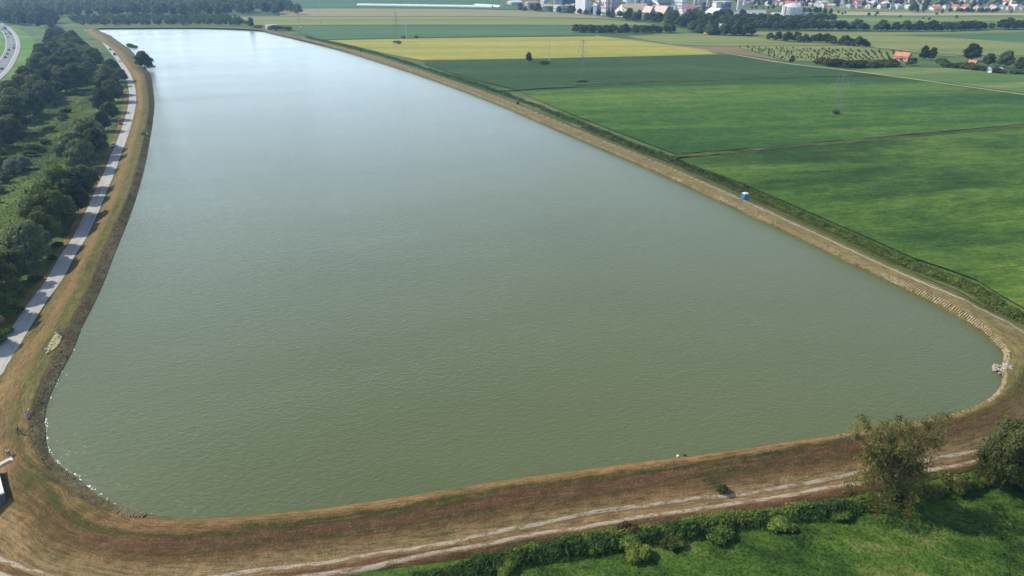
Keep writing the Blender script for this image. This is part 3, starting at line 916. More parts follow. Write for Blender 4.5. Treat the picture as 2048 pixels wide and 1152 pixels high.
# ------------------------------------------------------------------ low growth: tufts that give the land its nap
def tufts(name, xy, z, m, h, w, seed, blades=3, attrs=None, lean=.5):
    """xy (n,2), z (n,); each tuft is a few leaning blades"""
    r = np.random.default_rng(seed)
    n = len(xy)
    V = np.zeros((n, blades, 3, 3), np.float32)
    a = r.uniform(0, 2 * np.pi, (n, blades))
    hh = h * r.uniform(.5, 1.4, (n, blades))
    ln = r.uniform(.1, lean, (n, blades)) * hh
    ww = w * r.uniform(.6, 1.4, (n, blades))
    off = r.normal(0, w * .6, (n, blades, 2))
    bx = xy[:, None, 0] + off[..., 0]; by = xy[:, None, 1] + off[..., 1]
    V[..., 0, 0] = bx - np.sin(a) * ww / 2; V[..., 0, 1] = by + np.cos(a) * ww / 2; V[..., 0, 2] = z[:, None] - .05
    V[..., 1, 0] = bx + np.sin(a) * ww / 2; V[..., 1, 1] = by - np.cos(a) * ww / 2; V[..., 1, 2] = z[:, None] - .05
    V[..., 2, 0] = bx + np.cos(a) * ln; V[..., 2, 1] = by + np.sin(a) * ln; V[..., 2, 2] = z[:, None] + hh
    N = n * blades
    me = np_mesh(name, V.reshape(-1, 3), tris=np.arange(N * 3).reshape(-1, 3))
    if attrs:
        for nm, arr in attrs.items():
            v = np.repeat(arr, blades * 3, axis=0)
            if nm == 'uv':
                uvl = me.uv_layers.new(name='UVMap')
                uvl.data.foreach_set('uv', v.astype(np.float32).ravel())
            else:
                at = me.attributes.new(nm, 'FLOAT', 'POINT')
                at.data.foreach_set('value', v.astype(np.float32).ravel())
    up = np.zeros((N * 3, 3), np.float32)
    up[:, 2] = 1
    up[:, :2] = r.normal(0, .35, (N * 3, 2))
    up /= np.linalg.norm(up, axis=1)[:, None]
    me.polygons.foreach_set('use_smooth', [True] * N)
    me.normals_split_custom_set_from_vertices(up.tolist())
    o = link(name, me, None, m); o['kind'] = 'stuff'
    return o

def bank_tufts(i0, i1, f0, f1, n, h, w, seed):
    r = np.random.default_rng(seed)
    fi = np.array(FR)
    i = r.uniform(i0, i1, n); f = r.uniform(f0, f1, n)
    # more where the cross-section is longer
    a = np.clip(np.searchsorted(fi, f) - 1, 0, len(FR) - 2)
    ft = ((f - fi[a]) / (fi[a + 1] - fi[a]))[:, None]
    b = i.astype(int) % NS; b2 = (b + 1) % NS; it = (i - np.floor(i))[:, None]
    g = lambda arr: (arr[a, b] * (1 - ft) + arr[a + 1, b] * ft) * (1 - it) + (arr[a, b2] * (1 - ft) + arr[a + 1, b2] * ft) * it
    p = g(GRID)
    acr = g(ACR[:, :, None])[:, 0]; vmm = g(VM[:, :, None])[:, 0]
    u = ULEN[b]
    sc = np.clip(np.hypot(p[:, 0], p[:, 1] ) / 110, .8, 2.0)
    tufts('bank_grass', p[:, :2], p[:, 2], M['bank'], h, w, seed, 5,
          {'uv': np.stack([u, vmm], 1), 'across': acr, 'dry': DRY[b], 'stone': np.zeros(n)})

def scatter(poly_px, n, seed, z=0.0):
    pts = [P(x, y, z) for x, y in poly_px]
    r = np.random.default_rng(seed)
    xs = [p.x for p in pts]; ys = [p.y for p in pts]
    x = r.uniform(min(xs), max(xs), n); y = r.uniform(min(ys), max(ys), n)
    k = in_poly_np(x, y, [(p.x, p.y) for p in pts])
    return np.stack([x[k], y[k]], 1)
xy = scatter([(780, 1160), (1100, 1082), (1460, 1032), (1725, 990), (2000, 920), (2100, 905), (2100, 1170)], 36000, 21)
tufts('meadow_grass', xy, np.zeros(len(xy)), M['meadow'], .1, .12, 21, 4)
xy = scatter([(-20, 330), (60, 260), (140, 170), (200, 150), (235, 165), (200, 300), (110, 420), (40, 500), (-20, 600)], 80000, 23)
tufts('meadow_grass', xy, np.zeros(len(xy)), M['rough_meadow'], .25, .4, 23, 3)

# leafy growth made of many leaf-sized faces
def leaf_quads(c, out, size, r, elong=1.0, droop=0.0):
    """centres (n,3), outward directions (n,3) -> vertices and quads"""
    n = len(c)
    nrm = out + r.normal(0, .55, (n, 3))
    nrm /= np.linalg.norm(nrm, axis=1)[:, None] + 1e-9
    t = r.normal(0, 1, (n, 3))
    if droop:
        t[:, 2] -= droop * 3
    t -= nrm * (t * nrm).sum(1)[:, None]
    t /= np.linalg.norm(t, axis=1)[:, None] + 1e-9
    b = np.cross(nrm, t)
    s = (size * r.uniform(.55, 1.35, n))[:, None]
    V = np.stack([c - t * s * elong, c + b * s * .55, c + t * s * elong, c - b * s * .55], 1)
    # fold the leaf clump a little
    V[:, 1] -= nrm * s * .25; V[:, 3] -= nrm * s * .25
    return V.reshape(-1, 3), np.arange(n * 4).reshape(-1, 4)

ICO_V = None
def ico(level=2):
    bm = bmesh.new(); bmesh.ops.create_icosphere(bm, subdivisions=level, radius=1)
    v = np.array([x.co[:] for x in bm.verts]); f = np.array([[x.index for x in y.verts] for y in bm.faces]); bm.free()
    return v, f
ICO1 = ico(1); ICO2 = ico(2)

def leaf_mat(name, dark, mid, light, obj_var=.25, transl=.25):
    k = NT(name)
    p = k.pos()
    oi = k.n('ShaderNodeObjectInfo').outputs['Random']
    a = k.noise(p, .35, 3, .6); b = k.noise(p, 2.2, 3, .7)
    s = k.math('ADD', k.math('ADD', k.math('MULTIPLY', a, .45), k.math('MULTIPLY', b, .45)), k.math('MULTIPLY', k.math('SUBTRACT', oi, .5), obj_var * .5))
    c = k.ramp(s, [(0.3, dark), (0.45, mid), (0.62, light)])
    k.color(c)
    k.b.inputs['Roughness'].default_value = .65
    k.b.inputs['Specular IOR Level'].default_value = .2
    tr = k.n('ShaderNodeBsdfTranslucent')
    k.l(k.mix(1.0, c, (1.3, 1.5, .6), 'MULTIPLY'), tr.inputs[0])
    ms = k.n('ShaderNodeMixShader'); ms.inputs[0].default_value = transl
    k.l(k.b.outputs[0], ms.inputs[1]); k.l(tr.outputs[0], ms.inputs[2])
    k.l(ms.outputs[0], k.t.nodes['Material Output'].inputs[0])
    return k.m
M['leaf_dark'] = leaf_mat('dark_broad_leaf', (0.026, 0.033, 0.010), (0.066, 0.08, 0.02), (0.145, 0.16, 0.036), .45, .3)
M['leaf_mid'] = leaf_mat('green_broad_leaf', (0.03, 0.046, 0.012), (0.072, 0.105, 0.024), (0.155, 0.19, 0.042), .45, .3)
M['leaf_willow'] = leaf_mat('grey_green_willow_leaf', (0.045, 0.066, 0.028), (0.10, 0.125, 0.058), (0.2, 0.225, 0.115), .3, .3)
M['leaf_olive'] = leaf_mat('dark_olive_leaf', (0.034, 0.044, 0.015), (0.078, 0.092, 0.028), (0.165, 0.175, 0.058), .2, .35)
M['leaf_silver'] = leaf_mat('silver_willow_leaf', (0.09, 0.105, 0.085), (0.16, 0.18, 0.15), (0.24, 0.26, 0.22))
M['leaf_sparse'] = leaf_mat('thin_olive_willow_leaf', (0.068, 0.064, 0.02), (0.145, 0.132, 0.04), (0.27, 0.232, 0.07), .1, .35)
M['leaf_bright'] = leaf_mat('bright_shrub_leaf', (0.036, 0.06, 0.014), (0.085, 0.14, 0.024), (0.18, 0.24, 0.045), .4, .3)
M['leaf_yellow'] = leaf_mat('yellow_green_leaf', (0.08, 0.11, 0.02), (0.15, 0.19, 0.03), (0.24, 0.27, 0.05))
M['leaf_brown'] = leaf_mat('dry_brown_leaf', (0.04, 0.03, 0.018), (0.08, 0.055, 0.03), (0.14, 0.10, 0.055))
M['leaf_reed'] = leaf_mat('reed_leaf', (0.025, 0.055, 0.016), (0.065, 0.12, 0.03), (0.13, 0.2, 0.055), .3, .3)
M['bark'] = plain('bark', (0.15, 0.115, 0.08), .95, .35, 2.0, 0, .1)

def crown(name, H, R, base, nblob, nleaf, leaf, seed, m, elong=1.0, droop=0.0, flat=1.0, core=True, shape='round'):
    r = np.random.default_rng(seed)
    # clumps of foliage set round the crown
    blobs = []
    for k in range(nblob):
        if shape == 'round':
            ph = k * 2.39996 + r.uniform(-.4, .4); zf = (k + .5) / nblob
            zz = base + (H - base) * (0.16 + .72 * zf)
            prof = math.sin(math.pi * min(.98, .22 + .72 * zf)) ** .7
            rr = R * prof * r.uniform(.45, .72)
            br = R * r.uniform(.36, .52) * (1.1 - .35 * zf)
        elif shape == 'column':
            ph = k * 2.4; zf = (k + .5) / nblob
            zz = base + (H - base) * (.08 + .84 * zf); rr = R * .35 * r.uniform(.4, 1); br = R * (.75 - .35 * abs(zf - .35))
        else:                                                # bush
            ph = k * 2.39996 + r.uniform(-.5, .5); rr = R * r.uniform(.2, .75); zz = H * r.uniform(.3, .62) * (1.15 - .5 * rr / R); br = min(R * r.uniform(.34, .5), H * .42)
        blobs.append((rr * math.cos(ph), rr * math.sin(ph), zz, br))
    if shape == 'round':
        blobs.append((0, 0, H - R * .42, R * .42)); blobs.append((0, 0, base + (H - base) * .5, R * .62))
    B = np.array(blobs)
    wgt = B[:, 3] ** 2; wgt /= wgt.sum()
    bi = r.choice(len(B), nleaf, p=wgt)
    d = r.normal(0, 1, (nleaf, 3)); d /= np.linalg.norm(d, axis=1)[:, None]
    d[:, 2] = np.where(d[:, 2] < -.35, -d[:, 2], d[:, 2])
    rad = B[bi, 3] * (r.uniform(.72, 1.12, nleaf))
    c = B[bi, :3] + d * rad[:, None] * np.array([1, 1, .85 * flat])
    keep = c[:, 2] > .15
    c, d = c[keep], d[keep]
    V, q = leaf_quads(c, d, leaf, r, elong, droop)
    tri = np.zeros((0, 3), int)
    if core:
        for (x, y, z, b) in blobs:
            v = ICO1[0] * (1 + r.normal(0, .12, (len(ICO1[0]), 1))) * b * .72
            v = v + np.array([x, y, max(z, b * .72 + .05)])
            tri = np.concatenate([tri, ICO1[1] + len(V)]); V = np.concatenate([V, v])
    me = np_mesh(name, V, quads=q, tris=tri)
    me.materials.append(m)
    return me, blobs

def trunk_mesh(H, base, R, blobs, rad, limbs=6):
    t = MB()
    t.bar((0, 0, -.2), (0.05 * R, 0, base + (H - base) * .25), rad, rad * .7, 7)
    t.bar((0.05 * R, 0, base + (H - base) * .25), (0, 0.04 * R, base + (H - base) * .75), rad * .7, rad * .25, 6)
    for b in blobs[:limbs]:
        z0 = base * .8 + (b[2] - base) * .35
        t.bar((0.03 * R, 0, max(.3, z0)), (b[0] * .9, b[1] * .9, b[2]), rad * .38, rad * .1, 5)
    return t.mesh('trunk', M['bark'])

TREES = {}
def proto(key, H, R, base, nb, nl, leaf, seed, mat, shape='round', rad=.25, **kw):
    c, bl = crown('crown', H, R, base, nb, nl, leaf, seed, M[mat], shape=shape, **kw)
    TREES[key] = (trunk_mesh(H, base, R, bl, rad), c, H)
# middle distance, 150-400 m
for i in range(4): proto('dark%d' % i, 11, 4.6, .7, 13 + i, 5200, .36, 40 + i, 'leaf_dark')
for i in range(3): proto('mid%d' % i, 10, 4.4, .6, 12 + i, 4800, .36, 50 + i, 'leaf_mid')
for i in range(3): proto('willow%d' % i, 10, 4.7, 1.0, 14 + i, 5600, .36, 60 + i, 'leaf_willow', elong=1.5, droop=.5)
proto('silver', 5.5, 3.4, .2, 10, 3600, .3, 66, 'leaf_silver', elong=1.3)
for i in range(3): proto('bush%d' % i, 3.0, 2.3, .1, 9, 1500, .24, 70 + i, 'leaf_dark', 'bush', .08)
for i in range(2): proto('gbush%d' % i, 2.4, 2.0, .1, 9, 1700, .2, 75 + i, 'leaf_bright', 'bush', .06)
proto('ybush', 2.0, 1.8, .1, 8, 1300, .18, 78, 'leaf_yellow', 'bush', .05)
proto('drybush', 1.8, 1.7, .1, 8, 1100, .18, 79, 'leaf_brown', 'bush', .05)
# far off
for i in range(4): proto('far%d' % i, 12, 5.2, 1.0, 10 + i, 900, .95, 80 + i, 'leaf_dark')
for i in range(3): proto('farm%d' % i, 11, 5.0, 1.0, 10 + i, 900, .9, 90 + i, 'leaf_mid')
proto('fard', 9, 4.5, .5, 9, 700, .9, 99, 'leaf_willow')
proto('poplar', 20, 3.6, 1.0, 9, 1200, .8, 95, 'leaf_dark', 'column', .35)
proto('fruit', 3.4, 1.7, .6, 6, 260, .5, 97, 'leaf_mid', 'round', .1)

def tree(name, key, loc, H, wide, label, cat='tree', group=None, seed=None, lean=0):
    t, c, h0 = TREES[key]
    e = empty(name, loc, label, cat, group, random.uniform(0, 6.28))
    s = H / h0
    e.scale = (s * wide, s * wide, s)
    link('trunk', t, e); link('crown', c, e)
    return e

# ------------------------------------------------------------------ trees one can tell apart
def spread(poly_px, spacing, seed, z=0.0, n=4000, limit=400):
    pts = [P(x, y, z) for x, y in poly_px]
    r = random.Random(seed)
    xs = [p.x for p in pts]; ys = [p.y for p in pts]
    poly = [(p.x, p.y) for p in pts]
    out = []
    for _ in range(n):
        x, y = r.uniform(min(xs), max(xs)), r.uniform(min(ys), max(ys))
        if not in_poly(x, y, poly): continue
        if all((x - a) ** 2 + (y - b) ** 2 > spacing ** 2 for a, b in out):
            out.append((x, y))
            if len(out) >= limit: break
    return out
def along(px, spacing, jit, seed, rows=1, gap=0.0):
    r = random.Random(seed)
    L = px_line(px, 0, 12)
    s = np.concatenate([[0], np.cumsum(np.linalg.norm(np.diff(L, axis=0), axis=1))])
    out = []
    for k in range(rows):
        u = r.uniform(0, spacing)
        while u < s[-1]:
            out.append((np.interp(u, s, L[:, 0]) + r.uniform(-jit, jit), np.interp(u, s, L[:, 1]) + r.uniform(-jit, jit) + k * gap))
            u += spacing * r.uniform(.7, 1.3)
    return out
rt = random.Random(5)
ORD = 'first second third fourth fifth sixth seventh eighth ninth tenth eleventh twelfth thirteenth fourteenth fifteenth sixteenth seventeenth eighteenth nineteenth twentieth'.split()
BELT = [(74, 122), (108, 82), (150, 84), (183, 118), (196, 138), (186, 156), (142, 190), (100, 218), (68, 246), (30, 300), (-10, 335), (-50, 345), (-40, 275), (20, 222), (55, 180), (68, 150)]
bx = sorted(math.hypot(x, y) for x, y in spread(BELT, 7.8, 11))
def belt_zone(x, y):
    d = math.hypot(x, y)
    z = 'near end' if d < bx[len(bx) // 4] else ('nearer half' if d < bx[len(bx) // 2] else ('farther half' if d < bx[3 * len(bx) // 4] else 'far end'))
    # which side of the belt's middle line
    a, b = P(-10, 300), P(130, 100)
    return z + (', meadow side' if (b.x - a.x) * (y - a.y) - (b.y - a.y) * (x - a.x) < 0 else ', motorway side')
keys = ['dark0', 'dark1', 'dark2', 'dark3', 'mid0', 'dark1', 'mid1', 'dark3']
for x, y in spread(BELT, 7.8, 11):
    k = rt.choice(keys)
    edge = rt.random()
    tree('broadleaf_tree', k, (x, y, 0), rt.uniform(7.5, 15), rt.uniform(1.0, 1.35), 'dense broadleaf tree of the belt between motorway and meadow, %s' % belt_zone(x, y), 'tree', 'belt trees, ' + belt_zone(x, y))
for x, y in spread([(58, 185), (75, 150), (66, 128), (72, 118), (82, 120), (85, 150), (70, 185), (30, 225), (0, 262), (-20, 262), (20, 215)], 5.5, 12):
    tree('thicket_shrub', rt.choice(['bush0', 'bush1', 'bush2', 'mid2']), (x, y, 0), rt.uniform(3, 6), 1.1, 'dark thicket shrub where the belt meets the motorway grass', 'shrub', 'shrubs along the motorway side of the belt')
for x, y in spread([(-20, 350), (60, 300), (95, 255), (130, 225), (140, 232), (100, 290), (40, 350), (0, 400), (-20, 420)], 7, 13):
    if rt.random() < .6:
        tree('meadow_shrub', rt.choice(['bush0', 'bush1', 'bush2', 'gbush0', 'drybush']), (x, y, 0), rt.uniform(1.6, 3.6), 1.2, 'low dark shrub scattered on the rough meadow below the belt', 'shrub', 'shrubs scattered on the rough meadow')
for i, (px, py, h) in enumerate(((28, 346, 5.6), (50, 338, 5.0))):
    tree('silver_shrub', 'silver', P(px, py), h, .95, ['silver grey shrub at the meadow edge, the larger, left of its pair', 'smaller silver grey shrub just right of the bigger silver one'][i], 'shrub')

row = [  # trees standing along the service road: pixel of the foot, height, kind
 (236, 163, 13, 'dark0'), (226, 172, 12, 'mid0'), (247, 165, 9, 'willow0'), (220, 192, 13, 'dark1'), (236, 204, 11, 'dark2'), (216, 224, 11, 'dark3'), (231, 240, 9, 'mid1'), (240, 190, 11, 'dark0'),
 (216, 262, 9, 'dark1'), (189, 300, 13, 'willow1'), (162, 322, 12, 'willow0'), (205, 314, 11, 'dark0'), (178, 340, 12, 'willow2'), (142, 322, 8, 'mid2'),
 (138, 402, 12, 'mid1'), (168, 398, 11, 'dark2'), (186, 380, 8, 'willow1'), (158, 432, 12, 'dark3'), (110, 452, 12, 'mid2'), (128, 458, 12, 'dark1'), (86, 462, 11, 'mid0'), (105, 495, 10, 'dark2'),
 (77, 528, 12, 'willow2'), (45, 565, 9, 'mid0'), (12, 592, 10, 'dark3'), (-12, 640, 10, 'mid1'), (-25, 590, 10, 'dark0'), (22, 640, 6, 'mid2'), (5, 540, 7, 'willow0'), (48, 600, 5, 'dark1'), (-30, 690, 8, 'dark2')]
names = {'w': ('willow_tree', 'grey green willow beside the service road', 'willows along the service road'),
         'd': ('roadside_tree', 'dark leafy tree shading the service road', 'dark trees along the service road'),
         'm': ('roadside_tree', 'mid green leafy tree beside the service road', 'green trees along the service road')}
cnt = {}
for px, py, h, k in sorted(row, key=lambda r: -r[1]):
    nm, lb, gr = names[k[0]]
    cnt[k[0]] = cnt.get(k[0], 0) + 1
    lb += ', %s of its kind from the near end' % ORD[cnt[k[0]] - 1]
    if (px, py) == (77, 528): lb, gr = 'tall pale willow nearest the camera on the meadow side of the road', None
    if (px, py) == (186, 380): lb, gr = 'small round pale willow leaning over the road edge', None
    tree(nm, k, P(px - 9 * (py / 400) ** .5, py), h * rt.uniform(.95, 1.15), rt.uniform(.95, 1.2), lb, 'tree', gr)
for px, py, h in ((150, 470, 2.5), (142, 492, 2.2), (128, 520, 2.0), (95, 560, 2.6), (60, 625, 2.4), (40, 668, 2.0), (15, 690, 2.6), (200, 350, 2.0), (215, 300, 2.2), (222, 262, 2.4)):
    tree('undergrowth_bush', rt.choice(['bush0', 'bush1', 'gbush1']), P(px - 24, py), h * .8, 1.2, 'low bush under the trees on the service road verge', 'bush', 'bushes under the roadside trees')

# the reservoir's own trees
tree('shore_tree', 'mid0', Pg(289, 137), 12.5, 1.15, 'full green tree leaning over the water on the west shore', 'tree')
tree('shore_bush', 'bush0', Pg(302, 139), 4.6, 1.2, 'dark bush overhanging the water below the shore tree', 'bush')
tree('shore_bush', 'gbush0', Pg(262, 96), 4.2, 1.3, 'green bush on the small shore point, farther one', 'bush')
tree('shore_bush', 'bush1', Pg(269, 99), 4.4, 1.1, 'dark bush on the small shore point, at its tip', 'bush')
tree('shore_tree', 'far1', Pg(503, 55), 11.5, .8, 'single dark tree at the far shore by the corner', 'tree')
for i, (px, py, h, w) in enumerate(((516, 57, 5, 1.5), (548, 60.5, 7, 1.3), (562, 60.5, 6, 1.4), (574, 61, 7, 1.2))):
    tree('shore_bush', 'bush%d' % (i % 3), Pg(px, py), h, w, ['low dark bush beside the single far shore tree', 'dark bush in front of the pale hut at the far corner', 'dark bush close right of the pale hut', 'round dark bush farthest right of the pale hut'][i], 'bush')

# bushes and lone trees out in the crops
for px, py, h, w, k, lb, c in ((1058, 124, 7.5, .9, 'dark0', 'dark cone shaped tree alone in the green crop left of the pole', 'tree'), (1089, 127.5, 2.8, 2.2, 'bush1', 'low dark bush at the foot of the concrete pole', 'bush'),
                               (795, 87.5, 3.4, 1.6, 'bush2', 'low round bush alone in the yellow field', 'bush'), (806, 77, 3.6, .9, 'bush0', 'small dark bush on the ditch by the far pole', 'bush'),
                               (833, 76, 2.8, 1.1, 'bush1', 'tiny dark bush on the ditch right of the far pole', 'bush'), (1583, 127, 6.2, .8, 'mid1', 'small round tree by the dirt path below the orchard', 'tree'),
                               (1163, 163, 1.3, 3.4, 'gbush0', 'patch of weeds round the feet of the tall lattice pylon', 'bush'), (1673, 228, 2.6, 1.0, 'bush0', 'dark bush at the feet of the nearer lattice pylon', 'bush'),
                               (1450, 65.5, 2.6, 1.6, 'bush0', 'small bush on the open grass right of the big clump', 'bush')):
    tree('lone_' + c, k, P(px, py, .45), h, w, lb, c)

# hedgerows and clumps on the plain
def hedge(pts, keys, h0, h1, w, label, group, name='hedgerow_tree'):
    for x, y in pts:
        lb, gr = (label(x, y), group + ', ' + label(x, y).split(', ')[-1]) if callable(label) else (label, group)
        tree(name, rt.choice(keys), (x, y, 0), rt.uniform(h0, h1), w * rt.uniform(.85, 1.2), lb, 'tree', gr)
FAR = ['far0', 'far1', 'far2', 'far3', 'farm0', 'far2', 'farm1']
hedge(along([(1153, 65), (1210, 66.5), (1280, 66.5), (1347, 65.5)], 5.0, 1.5, 31, 2, 5), FAR, 5, 10, 1.15, 'dark tree in the straight hedgerow beyond the yellow field', 'trees of the straight hedgerow')
hedge(along([(1540, 80), (1590, 84), (1640, 86), (1700, 92), (1748, 95.5)], 4.6, 2, 32, 1), FAR, 4.5, 10, 1.15, 'dark tree in the slanting hedgerow above the orchard', 'trees of the slanting hedgerow')
hedge(along([(1385, 63.5), (1430, 70.5), (1470, 71.5), (1500, 71)], 6, 3, 37, 2, 7), FAR, 8, 13, 1.15, 'tall dark tree in the rounded clump beside the white tower', 'trees of the clump by the white tower')
hedge(along([(1500, 60), (1560, 60), (1640, 60), (1740, 61), (1830, 63), (1900, 62), (1968, 59)], 5.0, 3.5, 33, 1), FAR, 6, 13, 1.2, 'dark tree in the long hedgerow crossing the right of the plain', 'trees of the long right hedgerow')
hedge(along([(1978, 58.5), (2010, 59), (2046, 58.5), (2100, 57)], 5, 4, 34, 1), FAR, 7, 14, 1.2, 'dark tree in the separate clump at the right end of the hedgerow', 'trees of the right end clump')
hedge(along([(1568, 41.5), (1610, 42.5), (1668, 42)], 5, 1.5, 35, 1), ['far0', 'far3'], 7, 11, 1.1, 'dark tree in the even row below the round storage tank', 'trees of the row below the tank')
hedge(spread([(1010, 20), (1060, 21), (1160, 24), (1240, 25), (1330, 30), (1420, 35), (1500, 38), (1545, 44), (1600, 48), (1640, 56), (1560, 59), (1500, 60), (1420, 63), (1385, 62), (1330, 49), (1240, 39), (1160, 29), (1060, 24)], 11, 36, limit=190), FAR, 6, 13.5, 1.15, lambda x, y: 'dark tree in the wooded strip before the factory, ' + ('below the navy building' if x / y < P(1215, 30).x / P(1215, 30).y else 'below the tan storage hall' if x / y < P(1330, 30).x / P(1330, 30).y else 'below the red tank and dark hall' if x / y < P(1470, 30).x / P(1470, 30).y else 'below the round storage tank'), 'trees of the strip before the factory', 'strip_tree')
for x, y in along([(1640, 128), (1680, 134), (1740, 135), (1796, 134)], 5, 2.5, 38, 2, 5):
    tree('path_bush', rt.choice(['bush0', 'bush1', 'bush2']), (x, y, 0), rt.uniform(4.5, 7), 1.05, 'dark bush in the band of scrub between path and orchard', 'bush', 'bushes of the scrub band')
tree('yellow_tree', 'ybush', P(1447, 52), 7, 1.0, 'yellow green tree standing out among the dark ones by the white tower', 'tree')
# young fruit trees in rows
L0, L1 = P(1480, 96), P(1800, 104); M0, M1 = P(1560, 120), P(1800, 122)
n = 0
for a in range(13):
    for b in range(24):
        u, v = (b + rt.uniform(-.15, .15)) / 23, (a + rt.uniform(-.12, .12)) / 12
        p = (L0 * (1 - u) + L1 * u) * (1 - v) + (M0 * (1 - u) + M1 * u) * v
        if rt.random() < .3: continue
        tree('fruit_tree', 'fruit', (p.x, p.y, .25), rt.uniform(1.2, 2.3), .85, 'small young fruit tree in the orchard rows by the brick barn', 'tree', 'fruit trees of the orchard'); n += 1

# farmstead trees at the right
farm = [(1846, 120, 11.5, .75, 'dark0', 'slim dark tree nearest the orange barn'), (1862, 121, 10.5, .8, 'dark1', 'second tree right of the orange barn, in front of the gravel lane'),
        (1941, 122, 13.5, 1.2, 'dark2', 'largest dark round tree at the farm, beside the small orange roof'), (1976, 132, 9.5, 1.1, 'mid0', 'broad green tree between the orange roof and the sheds'),
        (2008, 136, 12.5, .95, 'willow0', 'tall greyish tree behind the farm sheds'), (2036, 141, 9.5, .9, 'dark3', 'dark tree at the right end of the farm')]
for px, py, h, w, k, lb in farm:
    tree('farm_tree', k, P(px, py), h, w, lb, 'tree')
for px, py, h in ((1825, 123, 3.5), (1822, 131, 4.5), (1882, 127, 4.2), (1893, 128, 3.6), (1888, 134, 4.5), (1905, 135, 5.2), (1918, 136, 5), (1935, 138, 6), (1950, 140, 6), (1965, 142, 4), (1990, 146, 4.4), (2005, 147, 3.6), (2024, 148, 4), (2045, 149, 4)):
    tree('farm_bush', rt.choice(['bush0', 'bush1', 'gbush0', 'bush2']), P(px, py), h, 1.25, 'dark bush in the overgrown ground round the farmstead', 'bush', 'bushes round the farmstead')

# masses beyond counting: forest on the far left, trees of the town
def mass(name, pts, h0, h1, seed, mats, nleaf=330, leaf=1.15):
    r = random.Random(seed)
    base = []
    for i in range(5):
        c, _ = crown('m', 12, 5.2, .8, 9, nleaf, leaf, seed * 10 + i, M[mats])
        v = np.zeros(len(c.vertices) * 3, np.float32); c.vertices.foreach_get('co', v)
        q = [tuple(f.vertices) for f in c.polygons]
        base.append((v.reshape(-1, 3), np.array([f for f in q if len(f) == 4]), np.array([f for f in q if len(f) == 3])))
        bpy.data.meshes.remove(c)
    V, Q, T = [], [], []; n = 0
    for x, y in pts:
        v, q, t = base[r.randrange(5)]
        a = r.uniform(0, 6.28); s = r.uniform(h0, h1) / 12
        R = np.array([[math.cos(a), -math.sin(a), 0], [math.sin(a), math.cos(a), 0], [0, 0, 1]]) * s
        V.append(v @ R.T + np.array([x, y, 0])); Q.append(q + n); T.append(t + n); n += len(v)
    me = np_mesh(name, np.concatenate(V), quads=np.concatenate(Q), tris=np.concatenate(T))
    o = link(name, me, None, M[mats]); o['kind'] = 'stuff'
    return o
FOREST = [(-160, 52), (0, 48), (60, 55), (108, 62), (120, 55), (104, 40), (128, 34), (300, 33), (440, 34), (470, 30), (600, 29.5), (585, 20), (560, 8), (540, -8), (-250, -8)]
fp = spread(FOREST, 12.5, 41, n=16000, limit=1200)
fp.sort(key=lambda p: math.hypot(*p))
fz = lambda x: 'left of the path gap' if x < P(120, 40).x else ('behind the scrub thicket' if x < P(440, 33).x else 'right end beside the open fields')
for x, y in fp[:110]:
    tree('forest_tree', rt.choice(FAR), (x, y, 0), rt.uniform(11, 18), rt.uniform(.8, 1.1), 'tall dark tree at the front of the far forest, %s' % fz(x), 'tree', 'front trees of the far forest, ' + fz(x))
mass('forest', fp[110:], 12, 19, 42, 'leaf_dark')
sp = spread([(138, 41), (200, 37), (330, 36), (455, 36), (475, 44), (500, 51), (420, 50.5), (300, 51), (160, 51.5)], 8.5, 43, n=6000, limit=260)
sp.sort(key=lambda p: p[1])
for x, y in sp[:70]:
    tree('scrub_tree', rt.choice(['farm0', 'farm1', 'fard', 'farm2']), (x, y, 0), rt.uniform(5, 8), 1.0, 'pale scrubby tree in the thicket behind the far shore', 'tree', 'scrub trees behind the far shore')
mass('scrub', sp[70:], 5, 8.5, 44, 'leaf_mid', 300, 1.1)

# ------------------------------------------------------------------ verge hedge on the east bank and reeds on the near side
def growth(name, pts, dens, w0, h, leaf, m, seed, elong=1.3, droop=-.6):
    """leafy growth along a ground line: heaps of leaf-sized faces, uneven in height and width"""
    r = np.random.default_rng(seed)
    L = np.asarray(pts, float)[:, :2]
    s = np.concatenate([[0], np.cumsum(np.linalg.norm(np.diff(L, axis=0), axis=1))])
    n = int(s[-1] * dens)
    # nearer growth gets more and smaller leaves
    u = r.uniform(0, s[-1], n)
    x = np.interp(u, s, L[:, 0]); y = np.interp(u, s, L[:, 1])
    d = np.gradient(L, axis=0); d /= np.linalg.norm(d, axis=1)[:, None]
    nx = np.interp(u, s, d[:, 1]); ny = np.interp(u, s, -d[:, 0])
    lump = .55 + .45 * np.sin(u * .33 + 1.3 * np.sin(u * .11)) * np.sin(u * .173 + seed)
    lump2 = np.sin(u * 1.1 + seed) * .2 + np.sin(u * 2.3) * .12
    off = np.clip(r.normal(0, .45, n), -1, 1)
    hh = h * np.clip(lump + lump2 + .25, .2, 1.3) * np.sqrt(np.clip(1 - off ** 2, .02, 1)) * r.uniform(.35, 1.05, n)
    off = off * w0 * (.7 + .4 * lump)
    px, py = x + nx * off, y + ny * off
    z = np.array([surf_z(a, b) for a, b in zip(px[::1], py[::1])]) if n < 60000 else np.zeros(n)
    c = np.stack([px, py, z + hh], 1)
    out = np.stack([nx * off / w0, ny * off / w0, np.full(n, 1.0)], 1)
    V, q = leaf_quads(c, out, leaf, r, elong, droop)
    me = np_mesh(name, V, quads=q)
    o = link(name, me, None, m); o['kind'] = 'stuff'
    return o
verge = px_line(east_line(3.1)[:-1] + [(1990, 610), (2070, 648), (2160, 690)], 0, 6)
nv = len(verge)
growth('verge_growth', verge[nv // 2:], 90, 2.3, 1.2, .2, M['leaf_mid'], 51)
